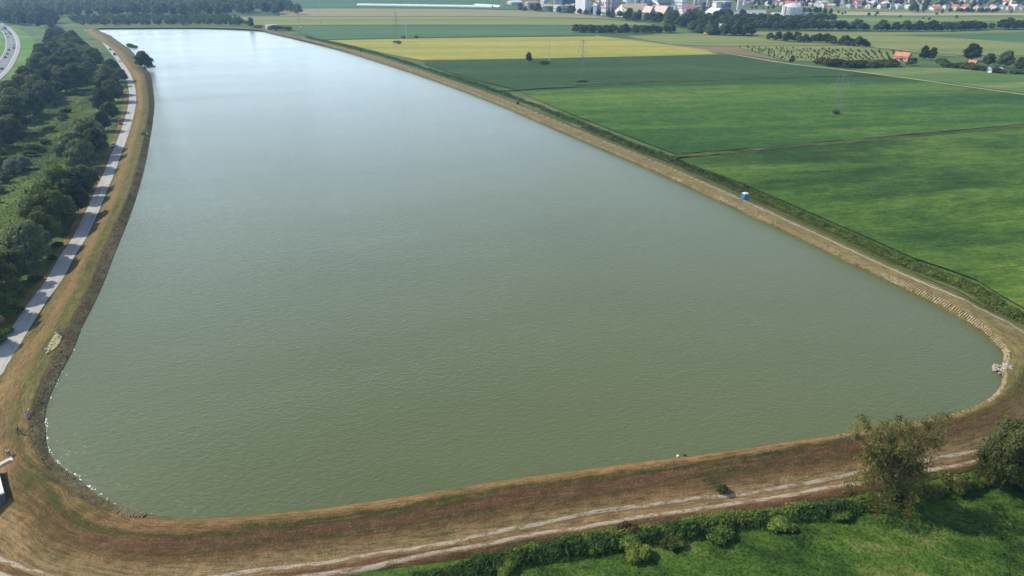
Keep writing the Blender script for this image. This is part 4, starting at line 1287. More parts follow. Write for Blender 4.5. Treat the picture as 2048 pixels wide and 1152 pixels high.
growth('verge_growth', verge[nv // 2:] + np.array([-.8, -.6, 0]), 70, 2.2, 1.0, .18, M['leaf_yellow'], 57)
growth('verge_growth', verge[nv // 3:] + np.array([-1.9, -1.5, 0]), 60, 1.6, .5, .16, M['leaf_olive'], 58)
growth('verge_growth', verge[:nv // 2 + 2], 20, 3.0, 1.6, .42, M['leaf_mid'], 52)
growth('verge_growth', verge[nv // 3:] + np.array([1.4, .9, 0]), 36, 1.6, 1.3, .2, M['leaf_bright'], 53)
reed = px_line([(820, 1166), (900, 1150), (1000, 1128), (1130, 1100), (1260, 1082), (1400, 1060), (1540, 1040), (1640, 1026), (1750, 1012)], 0, 6)
growth('reeds', reed, 170, 1.8, 1.5, .15, M['leaf_reed'], 54, 2.4, -2.5)
growth('reeds', reed[8:] + np.array([0, .5, 0]), 110, 1.5, 1.6, .14, M['leaf_bright'], 55, 2.2, -2.5)
hb = [(1010, 1140, 2.4, 'gbush0'), (1100, 1118, 2.6, 'gbush1'), (1195, 1098, 2.4, 'gbush0'), (1225, 1112, 2.1, 'gbush1'), (1255, 1092, 3.2, 'gbush0'), (1300, 1100, 2.6, 'bush1'), (1345, 1088, 3.0, 'bush0'), (1400, 1082, 2.6, 'bush2'),
      (1440, 1072, 2.9, 'gbush1'), (1495, 1068, 2.4, 'bush1'), (1560, 1055, 2.6, 'gbush0'), (1620, 1046, 2.4, 'gbush1'), (1680, 1035, 2.2, 'gbush0'), (940, 1150, 2.0, 'bush2')]
for i, (px, py, h, k) in enumerate(sorted(hb)[1::2]):
    tree('hedge_bush', k, P(px, py), h * .5, 1.7, 'leafy green bush in the overgrown strip below the track, %s from the left' % ORD[i], 'bush', 'bushes of the overgrown strip')
tree('hedge_bush', 'ybush', P(1275, 1108), 1.7, 1.3, 'bright yellow green bush in the gap of the overgrown strip', 'bush')
tree('dead_bush', 'drybush', P(1252, 1068), 1.9, 1.0, 'dry brown bush at the track edge above the overgrown strip', 'bush')
tree('slope_bush', 'bush1', Pg(1444, 983), 1.3, .9, 'lone small dark bush on the brown slope above the track', 'bush')
tree('willow_side_bush', 'bush0', P(1907, 978), 3.0, 1.0, 'rounded dark bush between the two big willows by the track', 'bush')
for px, py, h in ((1850, 990, 1.6), (1875, 985, 1.3), (1800, 1006, 1.8), (1940, 972, 1.5), (2040, 968, 1.6), (1960, 968, 1.3)):
    tree('willow_foot_bush', rt.choice(['bush2', 'gbush1', 'bush1']), P(px, py), h, 1.4, 'low bush at the feet of the two big willows', 'bush', 'bushes at the feet of the willows')

# ------------------------------------------------------------------ the two big willows by the near track
def big_willow(name, loc, H, R, nlimb, nleaf, leaf, seed, m, label, spread_, fill=.5, low=.25, levels=2):
    r = np.random.default_rng(seed)
    e = empty(name, loc, label, 'tree')
    t = MB()
    tips = []
    def limb(a, d, L, w, lev):
        d = Vector(d).normalized()
        n = 3
        p = Vector(a)
        for k in range(n):
            q = p + d * (L / n)
            t.bar(p, q, w * (1 - .22 * k), w * (1 - .22 * (k + 1)), 6)
            p = q
            d = (d + Vector(r.normal(0, .16, 3)) + Vector((0, 0, .06))).normalized()
            if lev > 0 and k >= 0:
                for _ in range(2 if lev > 1 else 2):
                    a_ = r.uniform(0, 6.28)
                    side = Vector((math.cos(a_), math.sin(a_), r.uniform(.05, .7)))
                    limb(p, d * .75 + side * .7, L * r.uniform(.42, .62), w * .45, lev - 1)
        tips.append(p)
        if lev <= 1: tips.append(p - d * L * .3)
    t.bar((0, 0, -.3), (.1, 0, H * .16), H * .026, H * .021, 9)
    for k in range(nlimb):
        a = 2 * math.pi * k / nlimb + r.uniform(-.3, .3)
        limb((.1, 0, H * .14), (math.cos(a) * spread_, math.sin(a) * spread_, 1.0), H * r.uniform(.5, .72), H * .013, levels)
    tips = np.array([p[:] for p in tips])
    tr = t.build('trunk', M['bark'], e)
    sc = np.array([R, R, H * .97]) / np.array([np.abs(tips[:, 0]).max(), np.abs(tips[:, 1]).max(), tips[:, 2].max()])
    sc[0] = sc[1] = (sc[0] + sc[1]) / 2
    tips *= sc
    for v in tr.data.vertices:
        v.co = Vector((v.co.x * sc[0], v.co.y * sc[1], v.co.z * sc[2]))
    # leaf sprays hang in tufts about the branch ends; hanging skirts lower down
    k = r.integers(0, len(tips), nleaf)
    sg = fill * r.uniform(.6, 1.3, len(tips))
    c = tips[k] + r.normal(0, 1, (nleaf, 3)) * sg[k][:, None] * np.array([1, 1, .9])
    c[:, 2] -= np.abs(r.normal(0, fill * .7, nleaf))
    nl = int(nleaf * low)
    ns_ = 26
    a = r.uniform(0, 6.28, ns_); rr = R * r.uniform(.3, .85, ns_)
    cs = np.stack([rr * np.cos(a), rr * np.sin(a), H * r.uniform(.1, .42, ns_)], 1)
    k = r.integers(0, ns_, nl)
    cl = cs[k] + r.normal(0, 1, (nl, 3)) * np.array([.55, .55, .95])
    c = np.concatenate([c, cl])
    c[:, 2] = np.maximum(c[:, 2], .3)
    out = c - np.array([0, 0, H * .45]); out /= np.linalg.norm(out, axis=1)[:, None]
    V, q = leaf_quads(c, out, leaf, r, 1.9, .5)
    me = np_mesh('crown', V, quads=q)
    link('crown', me, e, m)
    return e
WP = P(1764, 1003)
big_willow('big_willow', WP, top_z(WP.y, 822), 6.1, 8, 9500, .135, 61, M['leaf_sparse'], 'big thin crowned willow with bare limbs showing beside the gravel track', .5, .5, .45, 1)
WP2 = P(2004, 968)
big_willow('big_willow', WP2, top_z(WP2.y, 822), 4.7, 6, 22000, .16, 62, M['leaf_olive'], 'dense dark willow at the right edge of the picture beside the track', .45, low=.6)

# ------------------------------------------------------------------ paint shop for built things
def build_mats():
    d = dict(white=(.68, .68, .66), cream=(.66, .60, .48), navy=(.07, .085, .15), pink=(.55, .40, .36), greyblue=(.26, .31, .40), grey=(.36, .37, .38), dgrey=(.12, .13, .15),
             tan=(.56, .44, .31), pinkroof=(.52, .38, .33), red=(.58, .10, .12), silver=(.55, .57, .60), orange=(.5, .2, .12), brick=(.60, .33, .24), brown=(.2, .1, .07), glassdark=(.04, .05, .07),
             rust=(.3, .12, .08), conc=(.48, .46, .42), stone=(.31, .28, .23), cyan=(.1, .35, .36), blue=(.05, .17, .33), slate=(.2, .2, .21), pale=(.62, .62, .6), black=(.015, .015, .016), timber=(.13, .09, .06), trafo=(.74, .74, .72),
             redroof=(.45, .14, .09), mauve=(.38, .26, .25), steel=(.2, .22, .23))
    for k, c in d.items():
        M['p_' + k] = plain('paint_' + k, c, .6 if k not in ('glassdark',) else .15, .22, .35, .0, .3, True)
    M['p_steel'].node_tree.nodes['Principled BSDF'].inputs['Metallic'].default_value = .5
build_mats()

def site(px0, px1, ybase, z=0.0):
    c = P((px0 + px1) / 2, ybase, z)
    return c, (px1 - px0) * mpp((px0 + px1) / 2, ybase, z)

def block(name, label, px0, px1, yb, yt, wall, roof, lf=.35, rz=35, top='flat', rise=3.0, win=None, rows=3, cols=6, cat='building', group=None, bands=None):
    """a works building standing on the plain: walls, roof, rows of windows or floor bands"""
    c, wp = site(px0, px1, yb)
    th = R_(rz)
    h = max(3.0, top_z(c.y, yt))
    d = wp * lf / max(.2, math.sin(th)); w = wp * (1 - lf) / math.cos(th)
    e = empty(name, c, label, cat, group, th)
    x0, x1, y0, y1 = -w / 2, w / 2, 0, d
    if top == 'flat':
        MB().box(x0, y0, -.2, x1, y1, h).build('wall', M['p_' + wall], e)
        MB().box(x0 - .4, y0 - .4, h, x1 + .4, y1 + .4, h + .7).build('roof', M['p_' + roof], e)
    else:
        hh = h - rise
        MB().gable_wall(x0, y0, x1, y1, -.2, hh, rise, top).build('wall', M['p_' + wall], e)
        MB().gable(x0, y0, x1, y1, hh + .12, rise, top, .6, .1).build('roof', M['p_' + roof], e)
    if win:
        b = MB()
        hw = h if top == 'flat' else h - rise
        for r in range(rows):
            z0 = hw * (r + .35) / rows; z1 = z0 + hw / rows * .42
            for k in range(cols):
                u0 = x0 + w * (k + .25) / cols; u1 = x0 + w * (k + .78) / cols
                b.box(u0, y0 - .12, z0, u1, y0 + .1, z1)
            kc = max(2, int(cols * d / max(w, 1)))
            for k in range(kc):
                v0 = y0 + d * (k + .25) / kc; v1 = y0 + d * (k + .78) / kc
                b.box(x0 - .12, v0, z0, x0 + .1, v1, z1)
        b.build('windows', M['p_' + win], e)['kind'] = 'stuff'
    if bands:
        b = MB()
        for r in range(rows):
            z0 = h * (r + .7) / rows
            b.box(x0 - .35, y0 - .35, z0, x1 + .35, y1 + .35, z0 + h / rows * .16)
        b.build('floor_bands', M['p_' + bands], e)
    return e
def tank(name, label, px0, px1, yb, yt, ydome, wall, roof, cat='tank', seg=32, ribs=True):
    c, wp = site(px0, px1, yb)
    r = wp / 2
    c = c + Vector((0, r, 0))
    h = top_z(c.y, yt); hd = top_z(c.y, ydome) - h
    e = empty(name, c, label, cat)
    MB().lathe([(r, -.2), (r, h)], seg).build('shell', M['p_' + wall], e)
    MB().lathe([(r * 1.015, h), (r * 1.015, h + .25), (r * .8, h + hd * .42), (r * .5, h + hd * .78), (r * .2, h + hd * .97), (0.05, h + hd)], seg).build('roof', M['p_' + roof], e)
    if ribs:
        b = MB()
        for z in (h * .33, h * .66, h * .97):
            b.lathe([(r * 1.004, z), (r * 1.012, z + .1), (r * 1.012, z + .45), (r * 1.004, z + .55)], seg)
        b.build('hoops', M['p_' + 'silver'], e)
    return e, r, h, c
def pipe(name, label, a, b, rad, m, legs=0, cat='conveyor'):
    mid = (Vector(a) + Vector(b)) / 2
    e = empty(name, (mid.x, mid.y, 0), label, cat)
    A, B = Vector(a) - e.location, Vector(b) - e.location
    MB().bar(A, B, rad, rad, 4).build('gallery', M['p_' + m], e)
    for k in range(legs):
        p = A.lerp(B, (k + .5) / legs)
        q = MB(); q.bar((p.x - .8, p.y, 0), (p.x, p.y, p.z - rad * .6), .22, .22); q.bar((p.x + .8, p.y, 0), (p.x, p.y, p.z - rad * .6), .22, .22)
        q.build('leg', M['p_steel'], e)
    return e
def at(px, yb, yt):
    """a point above the foot pixel (px, yb) that shows at height yt"""
    c = P(px, yb)
    return Vector((c.x, c.y, top_z(c.y, yt)))

# the works on the horizon
block('factory_building', 'low cream works house at the left end of the factory', 1018, 1050, 9, 1, 'cream', 'pale', .3, 30, 'x', 3, 'glassdark', 1, 5)
block('factory_building', 'pinkish long shed with brown roof left of the navy building', 1052, 1080, 11, 2, 'pink', 'mauve', .3, 30, 'x', 3, 'glassdark', 1, 5)
block('factory_building', 'low white hall in front of the pinkish sheds', 1080, 1112, 17, 8.5, 'white', 'pinkroof', .3, 25, 'x', 3, 'glassdark', 1, 7)
block('factory_building', 'grey gabled shed behind the low white hall', 1084, 1102, 9, -4, 'conc', 'grey', .35, 30, 'y', 6)
block('stair_tower', 'narrow pink brick tower at the left corner of the navy building', 1109, 1117, 19, -6, 'pink', 'mauve', .4, 35, win='glassdark', rows=5, cols=2, cat='tower')
block('factory_building', 'large navy clad boiler building of the factory', 1117, 1161, 21, -14, 'navy', 'slate', .3, 30, bands='dgrey', rows=4)
block('factory_building', 'low grey and white annexe in front of the navy building', 1112, 1150, 25, 11.5, 'greyblue', 'pale', .25, 25, win='white', rows=2, cols=8)
block('factory_building', 'pale pink flat block beside the navy building', 1145, 1162, 26, 9, 'pink', 'pale', .4, 35, win='brown', rows=2, cols=4)
block('factory_building', 'big white silo house with the slanting brown conveyor', 1160, 1192, 28, -12, 'white', 'pale', .55, 38)
block('factory_building', 'grey green gabled house under the brown conveyor', 1189, 1206, 30, 1.5, 'greyblue', 'steel', .35, 35, 'y', 7)
block('factory_tower', 'white process tower with red pipework', 1206, 1226, 31, -18, 'white', 'pale', .45, 35, win='rust', rows=5, cols=3, cat='tower')
for i, (x, c) in enumerate(((1211, 'white'), (1216, 'rust'), (1221, 'white'))):
    pipe('standing_pipe', ['white standing pipe at the left of the white process tower', 'dark red standing pipe on the white process tower', 'white standing pipe at the right of the white process tower'][i], at(x, 34, 33), at(x, 34, -14), 1.0, c, cat='pipe')
block('factory_tower', 'tall grey blue building with dark floor bands', 1226, 1243, 31, -20, 'greyblue', 'slate', .2, 25, bands='dgrey', rows=6, cat='tower')
block('factory_building', 'dark blue stepped house right of the banded tower', 1242, 1254, 31, 4, 'navy', 'slate', .25, 25, 'y', 6)
tank('factory_silo', 'white cone bottomed silo drum above the tan roof', 1247, 1268, 22, -6, -10, 'white', 'pale', 'silo')
for i, (a, b, c) in enumerate(((1268, 1279, 'greyblue'), (1279, 1289, 'white'), (1289, 1304, 'greyblue'))):
    tank('factory_silo', ['dark grey silo left of the white middle one', 'slim white silo between the two grey ones', 'broad blue grey silo right of the slim white one'][i], a, b, 24, -10, -14, c, 'silver', 'silo', 20)
block('storage_hall', 'long storage hall with pale tan roof behind the tree strip', 1243, 1316, 35, 8.5, 'cream', 'tan', .28, 22, 'x', 11)
pipe('conveyor', 'brown covered conveyor slanting down across the white silo house', at(1170, 30, -4), at(1206, 32, 11), 1.4, 'brown', 0)
pipe('conveyor', 'white covered conveyor slanting down behind the tan roof', at(1299, 30, -4), at(1316, 33, 10), 1.3, 'white', 0)
pipe('pipe_bridge', 'white horizontal pipe bridge above the pinkish halls', at(1315, 33, 11.5), at(1390, 32, 12.5), 1.1, 'white', 5, 'bridge')
pipe('conveyor', 'brown conveyor rising to the pipe bridge over the small gable', at(1284, 37, 19), at(1316, 34, 11.5), 1.0, 'brown', 2)
block('factory_building', 'long grey building with a row of white framed windows', 1308, 1350, 25, -9, 'grey', 'pale', .18, 20, win='glassdark', rows=3, cols=14)
block('factory_building', 'broad white block behind the red roofed tank', 1352, 1384, 26, -10, 'white', 'pale', .58, 35, bands='grey', rows=3)
block('shed', 'small pinkish gabled shed left of the dark gable', 1292, 1316, 39, 13, 'slate', 'pinkroof', .5, 32, 'y', 8, cat='building')
block('shed', 'pinkish roofed hall with dark gable end in front of the pipe bridge', 1316, 1352, 40, 12.5, 'navy', 'pinkroof', .5, 32, 'y', 10, cat='building')
block('factory_building', 'small white house right of the dark gable', 1347, 1353, 33, 14, 'white', 'pale', .5, 35)
tank('round_tank', 'low white tank with a red cone roof behind the trees', 1362, 1397, 33, 16.5, 12, 'white', 'red')
for i, (x, c) in enumerate(((1386, 'white'), (1390, 'mauve'), (1394, 'white'), (1398, 'mauve'), (1402, 'greyblue'), (1412, 'white'), (1418, 'greyblue'), (1424, 'white'))):
    h0 = (-6, -2, -10, 0, -4, -8, -3, -10)[i]
    c0 = at(x, 29, h0)
    e = empty('process_column', (c0.x, c0.y, 0), 'process column number %s from the left of the pipe maze, %s' % (['one', 'two', 'three', 'four', 'five', 'six', 'seven', 'eight'][i], 'white' if c == 'white' else ('reddish' if c == 'mauve' else 'blue grey')), 'column')
    MB().lathe([(1.0, 0), (1.0, c0.z - 1), (.55, c0.z - .4), (.5, c0.z)], 10).build('shell', M['p_' + c], e)
    MB().lathe([(1.5, c0.z * .55), (1.5, c0.z * .55 + .3)], 10).build('platform', M['p_steel'], e)
block('factory_building', 'dark narrow building among the process columns', 1401, 1411, 33, 5, 'dgrey', 'slate', .3, 30, win='glassdark', rows=4, cols=2)
block('factory_building', 'blue grey low plant house under the process columns', 1384, 1428, 31, 14, 'greyblue', 'mauve', .3, 25, win='white', rows=2, cols=8)
block('factory_building', 'white banded office block left of the dark clad hall', 1427, 1442, 35, 4.5, 'white', 'pale', .3, 20, bands='pink', rows=4)
block('factory_building', 'dark clad tall hall with white roof edge', 1438, 1468, 34, 4, 'navy', 'white', .45, 35, bands='grey', rows=3)
block('tent_hall', 'cream arched store with two humps in front of the dark hall', 1421, 1457, 39, 16.5, 'cream', 'white', .35, 25, 'y', 6)
for i, x in enumerate((1476, 1481)):
    tank('factory_silo', ['slim pale column silo, left one of the pair right of the dark hall', 'slim pale column silo, right one of the pair right of the dark hall'][i], x - 3.2, x + 3.0, 26, -10, -12, 'silver', 'pale', 'silo', 14)
block('storage_hall', 'very long low hall with grey roof below the town', 1456, 1545, 36, 22, 'cream', 'grey', .12, 10, 'x', 7, 'glassdark', 1, 16)
block('shed', 'red roofed shed at the end of the long low hall', 1530, 1540, 25, 19, 'pink', 'redroof', .3, 20, 'x', 2.5, cat='building')
block('shed', 'low white works sheds between the hall and the round tank', 1545, 1568, 30.5, 25.5, 'white', 'pale', .3, 20, 'x', 2.5, 'glassdark', 1, 5, cat='building')
e, r_, h_, c_ = tank('storage_tank', 'large round storage tank with domed pale roof', 1570, 1608, 30.5, 14, 6, 'silver', 'silver')
st = block('stair_tower', 'white stair tower standing against the round storage tank', 1566.5, 1573, 31, 13.5, 'white', 'pale', .4, 30, win='glassdark', rows=6, cols=1, cat='tower')
block('shed', 'small white hut right of the round storage tank', 1609, 1620, 30, 25, 'white', 'pale', .3, 25, 'x', 2, cat='building')
# lattice chimney mast
def lattice(name, label, px, yb, yt, w0, w1, m, arms=(), cat='pylon', ground=.0, rz=0.3):
    c = P(px, yb, ground)
    H = top_z(c.y, yt) - ground
    e = empty(name, c, label, cat, None, rz)
    q = MB()
    k = int(H / 3.2)
    zs = [H * i / k for i in range(k + 1)]
    wd = lambda z: w0 + (w1 - w0) * min(1, z / (H * .72))
    t = max(.05, H * .0019)
    for sx, sy in ((-1, -1), (1, -1), (1, 1), (-1, 1)):
        l = MB()
        for a, b in zip(zs, zs[1:]):
            l.bar((sx * wd(a) / 2, sy * wd(a) / 2, a), (sx * wd(b) / 2, sy * wd(b) / 2, b), t, t, 4)
        l.build('leg', M['p_' + m], e)
    for i, (a, b) in enumerate(zip(zs, zs[1:])):
        for f in range(4):
            p = [(-1, -1), (1, -1), (1, 1), (-1, 1)]
            s0, s1 = p[f], p[(f + 1) % 4]
            if i % 2: s0, s1 = s1, s0
            q.bar((s0[0] * wd(a) / 2, s0[1] * wd(a) / 2, a), (s1[0] * wd(b) / 2, s1[1] * wd(b) / 2, b), t * .6, t * .6, 4)
    q.build('bracing', M['p_' + m], e)
    for z, L in arms:
        a = MB(); zz = H * z
        w = wd(zz) / 2
        for s in (-1, 1):
            a.bar((s * w, -w, zz), (s * L, 0, zz + .1), t * .8); a.bar((s * w, w, zz), (s * L, 0, zz + .1), t * .8); a.bar((s * w, 0, zz + 1.3), (s * L, 0, zz + .15), t * .6)
            a.bar((s * L * .97, 0, zz), (s * L * .97, 0, zz - 1.3), .12, .09, 6)
        a.build('crossarm', M['p_' + m], e)
    return e, H
lattice('lattice_mast', 'dark lattice mast in front of the dark clad hall', 1450, 40, -16, 3.4, 1.6, 'dgrey', (), 'mast')
A1, HA = lattice('lattice_pylon', 'tall grey lattice pylon standing in the green crop', 1163, 162, 79, 3.9, .8, 'steel', ((.72, 3.6), (.84, 2.9), (.95, 2.3)), ground=.45, rz=-.75)
A2, HB = lattice('lattice_pylon', 'nearer faint lattice pylon in the wide green crop at right', 1672, 228, 147, 3.9, .8, 'steel', ((.72, 3.6), (.84, 2.9), (.95, 2.3)), ground=.45, rz=-.75)
A0, HC = lattice('lattice_pylon', 'far lattice pylon over the lone bush in the yellow field', 795, 88, 24, 3.9, .8, 'steel', ((.72, 3.6), (.84, 2.9), (.95, 2.3)), ground=.4, rz=-.75)
A4, HD = lattice('lattice_pylon', 'farthest lattice pylon, right of the forest end', 598, 47, 6, 3.9, .8, 'steel', ((.72, 3.6), (.84, 2.9), (.95, 2.3)), ground=.3, rz=-.75)
def pole(px, yb, yt, label, arms=2, g=.4):
    c = P(px, yb, g); H = top_z(c.y, yt) - g
    e = empty('concrete_pole', c, label, 'pole', None, -.75)
    MB().bar((0, 0, -.3), (0, 0, H), .3, .16, 8).build('shaft', M['p_conc'], e)
    for k in range(arms):
        z = H - .4 - k * 2.2
        a = MB(); a.bar((-1.7, 0, z), (1.7, 0, z), .09)
        for s in (-1.6, 0, 1.6): a.bar((s, 0, z), (s, 0, z + .45), .07, .05, 6)
        a.build('crossarm', M['p_steel'], e)
    return e, H
p1 = pole(1098, 126, 72.5, 'slim concrete power pole at the edge of the yellow field')
p2 = pole(813, 77, 33, 'dark power pole on the ditch by the small bushes')
p3 = pole(641, 45.5, 2, 'thin far power pole in the olive field')
# conductors, sagging from support to support
def wires(pairs, ends, label):
    e = empty('power_line', (0, 0, 0), label, 'power line')
    for (a, b) in ends:
        w = MB(); n = 14
        pts = []
        for k in range(n + 1):
            t = k / n
            p = Vector(a).lerp(Vector(b), t); p.z -= (a - b).length * .03 * 4 * t * (1 - t)
            pts.append(p)
        for p, q in zip(pts, pts[1:]): w.bar(p, q, .013, .013, 3)
        w.build('wire', M['p_steel'], e)
    return e
def arm_pt(e, H, fz, L): return e.matrix_basis @ Vector((L, 0, H * fz - 1.3))
bpy.context.view_layer.update()
END = Vector((A2.location.x + 128, A2.location.y - 112, 26))
sup = [(A4, HD), (A0, HC), (A1, HA), (A2, HB)]
ends = []
for fz, L in ((.72, 3.5), (.84, -2.8), (.95, 2.2)):
    for (a, ha), (b, hb_) in zip(sup, sup[1:]):
        ends.append((arm_pt(a, ha, fz, L), arm_pt(b, hb_, fz, L)))
    ends.append((arm_pt(A2, HB, fz, L), END + Vector((L * .7, L * .7, (fz - .8) * 20))))
wires(None, ends, 'thin sagging wires strung between the lattice pylons')
ends = []
for L in (-1.6, 1.6):
    q = [arm_pt(p3[0], p3[1] + 1, 1, L), arm_pt(p2[0], p2[1] + 1, 1, L), arm_pt(p1[0], p1[1] + 1, 1, L), Vector((172 + L, 368, 19.5)), Vector((330 + L, 205, 19.5))]
    ends += list(zip(q, q[1:]))
wires(None, ends, 'thin sagging wires strung between the concrete poles')

# transformer house, red roofed cottage, barn, farm roofs
block('transformer_house', 'narrow white transformer tower rising from the trees', 1440, 1448, 66.5, 48, 'trafo', 'slate', .55, 30, win='glassdark', rows=2, cols=1, cat='tower')
block('cottage', 'small cottage with steep red brown roof below the tree clump', 1413, 1425, 69.5, 60.5, 'mauve', 'redroof', .55, 35, 'y', 4, 'glassdark', 1, 2, 'house')
block('shed', 'low grey shed right of the red brown cottage', 1429, 1437, 70, 66, 'grey', 'pale', .3, 25, 'x', 1.5, cat='building')
c, wp = site(1803, 1832, 122)
e = empty('barn', c, 'orange brick barn with pitched orange roof beside the orchard', 'barn', None, R_(40))
wb, db, hb1, hr = 6.5, 11, 3.4, 2.9
MB().gable_wall(-wb / 2, 0, wb / 2, db, -.2, hb1, hr, 'y').build('wall', M['p_brick'], e)
MB().gable(-wb / 2, 0, wb / 2, db, hb1 + .12, hr, 'y', .45, .14).build('roof', M['p_orange'], e)
MB().box(-wb / 2 - .06, 3.2, 0, -wb / 2 + .1, 5.2, 2.5).build('door', M['p_timber'], e)
for y in (1.4, 7.2): MB().box(-wb / 2 - .06, y, 1.2, -wb / 2 + .1, y + 1.1, 2.3).build('window', M['p_glassdark'], e)
block('farmhouse', 'small farmhouse showing only its orange roof among dark trees', 1943, 1958, 131, 121, 'cream', 'orange', .5, 40, 'y', 3, 'glassdark', 1, 2, 'house')
block('farm_shed', 'grey roofed farm shed half hidden by bushes', 1976, 1996, 143, 131.5, 'pale', 'slate', .4, 35, 'x', 2.5, cat='shed')
block('farm_shed', 'low white walled lean-to in front of the grey shed', 1979, 1990, 146, 139, 'white', 'pale', .4, 35, 'x', 1.3, cat='shed')
block('farm_shed', 'small pale tin shed right of the grey farm shed', 1998, 2007, 143, 137, 'white', 'silver', .4, 35, 'x', 1.2, cat='shed')
# greenhouse / plastic tunnels far away
def tunnel(px0, px1, y, label, g=.2):
    a, b = P(px0, y[0]), P(px1, y[1])
    m = (a + b) / 2
    e = empty('plastic_tunnel', (m.x, m.y, 0), label, 'greenhouse', None, math.atan2(b.y - a.y, b.x - a.x))
    L = (b - a).length / 2
    q = MB()
    n = 10
    vs, fs = [], []
    for i, x in enumerate((-L, L)):
        for k in range(n + 1):
            t = math.pi * k / n
            vs.append((x, -6 * math.cos(t), 3.6 * math.sin(t)))
    for k in range(n): fs.append((k, k + 1, n + 2 + k, n + 1 + k))
    fs.append(tuple(range(n, -1, -1))); fs.append(tuple(range(n + 1, 2 * n + 2)))
    q.add(vs, fs).build('cover', M['p_white'], e)
    q = MB()
    for k in range(9):
        x = -L + 2 * L * k / 8
        for j in range(n):
            t0, t1 = math.pi * j / n, math.pi * (j + 1) / n
            q.bar((x, -6.05 * math.cos(t0), 3.65 * math.sin(t0)), (x, -6.05 * math.cos(t1), 3.65 * math.sin(t1)), .08)
    q.build('hoop', M['p_silver'], e)
tunnel(716, 985, (11, 15), 'very long white plastic tunnel, a bright stripe on the far plain')
tunnel(952, 1003, (11.5, 14.5), 'shorter white plastic tunnel crossing the right end of the long one')

# ------------------------------------------------------------------ the town on the horizon
def house_proto(w, d, h, rise, wall, roof, ext=False):
    e = empty('village_house', (0, 0, 0))
    MB().gable_wall(-w / 2, -d / 2, w / 2, d / 2, -.2, h, rise, 'x').build('wall', M['p_' + wall], e)
    MB().gable(-w / 2, -d / 2, w / 2, d / 2, h + .12, rise, 'x', .5, .12).build('roof', M['p_' + roof], e)
    b = MB()
    for k in range(3): b.box(-w / 2 + w * (k + .3) / 3, -d / 2 - .06, 1.0, -w / 2 + w * (k + .65) / 3, -d / 2 + .1, 2.4)
    b.box(-w / 2 - .06, -.6, 1.0, -w / 2 + .1, .6, 2.4)
    b.build('windows', M['p_glassdark'], e)['kind'] = 'stuff'
    MB().box(w * .2, -.4, h + rise * .5, w * .2 + .7, .3, h + rise + .9).build('chimney', M['p_brick'], e)
    return e
protos = [house_proto(*a) for a in ((11, 8, 4.2, 3.2, 'white', 'mauve'), (10, 8, 4.6, 3.0, 'cream', 'redroof'), (13, 9, 5.5, 3.2, 'white', 'redroof'), (9, 8, 5.8, 2.8, 'pale', 'slate'), (12, 8, 3.8, 2.6, 'pink', 'pinkroof'), (10, 9, 5.2, 2.6, 'white', 'pale'))]
plab = ['white village house with mauve tiled roof among the town trees', 'cream village house with red tiled roof among the town trees', 'larger white village house with red tiled roof', 'tall pale village house with dark slate roof', 'low pinkish village house with faded roof', 'white village house with pale roof']
TOWN = [(1478, 11), (1530, 11), (1612, 14), (1700, 16), (1800, 17.5), (1850, 19), (1900, 21), (2048, 20), (2200, 20.5), (2200, -6), (1470, -6)]
rh = random.Random(77)
hp = spread(TOWN, 19, 71, n=5000, limit=170)
front = along([(1485, 10.5), (1540, 10), (1620, 14), (1700, 16.5), (1780, 17.5), (1850, 19), (1960, 20.5), (2046, 19.5)], 15, 3, 72)
used = set()
for x, y in front + hp:
    i = rh.randrange(6)
    if i not in used:
        o = protos[i]; used.add(i); o.location = (x, y, 0); o.rotation_euler = (0, 0, rh.uniform(.2, 1.0) - (1.57 if rh.random() < .3 else 0)); o['label'] = plab[i]; o['category'] = 'house'; o['group'] = 'houses of the town, kind ' + 'abcdef'[i]
    else:
        dup(protos[i], (x, y, 0), rh.uniform(.2, 1.0) - (1.57 if rh.random() < .3 else 0), rh.uniform(.85, 1.15), plab[i], 'houses of the town, kind ' + 'abcdef'[i])
block('hall_house', 'long hall with bright red roof at the front of the town', 1864, 1889, 21, 13, 'white', 'orange', .2, 15, 'x', 4, 'glassdark', 1, 7, 'hall')
block('row_house', 'pink long house with white gable at the right end of the town', 2036, 2060, 20.5, 12.5, 'white', 'mauve', .35, 30, 'x', 3, 'glassdark', 1, 5, 'house')
c = P(2018, 18.5)
e = empty('church', c, 'small church with slim white steeple and orange roof', 'church', None, .4)
MB().gable_wall(1.6, -4, 15, 4, -.2, 6, 4, 'x').build('wall', M['p_white'], e)
MB().gable(1.9, -4, 15, 4, 6.12, 4, 'x', .3, .12).build('roof', M['p_orange'], e)
MB().box(-2, -2, -.2, 1.5, 1.5, 13).build('tower', M['p_white'], e)
MB().lathe([(2.3, 13), (1.5, 14.2), (.9, 16.5), (.1, 19.5)], 8, (-.25, -.25)).build('spire', M['p_pale'], e)
tpts = [p for p in spread([(1470, 12), (1530, 12), (1612, 15), (1700, 17), (1850, 20), (2200, 21), (2200, -10), (1465, -10)], 13, 73, n=9000, limit=520) if all((p[0] - a) ** 2 + (p[1] - b) ** 2 > 64 for a, b in front)]
mass('town_trees', tpts, 6, 12, 74, 'leaf_dark', 260, 1.1)
hedge(along([(1895, 23.5), (1940, 25), (1998, 25.5)], 8, 3, 75, 2, 6), FAR, 5, 8, 1.0, 'tree of the grove in front of the town, left of the church', 'trees of the grove below the town')
hedge(along([(1495, 18), (1540, 19), (1566, 20)], 11, 3, 76), FAR, 4, 8, 1.0, 'small tree in the line between the long hall and the town', 'trees between hall and town')
hedge(along([(1610, 26), (1640, 27), (1662, 28)], 8, 2, 78, 2, 6), FAR, 6, 10, .8, 'tree in the group right of the round storage tank', 'trees right of the storage tank')
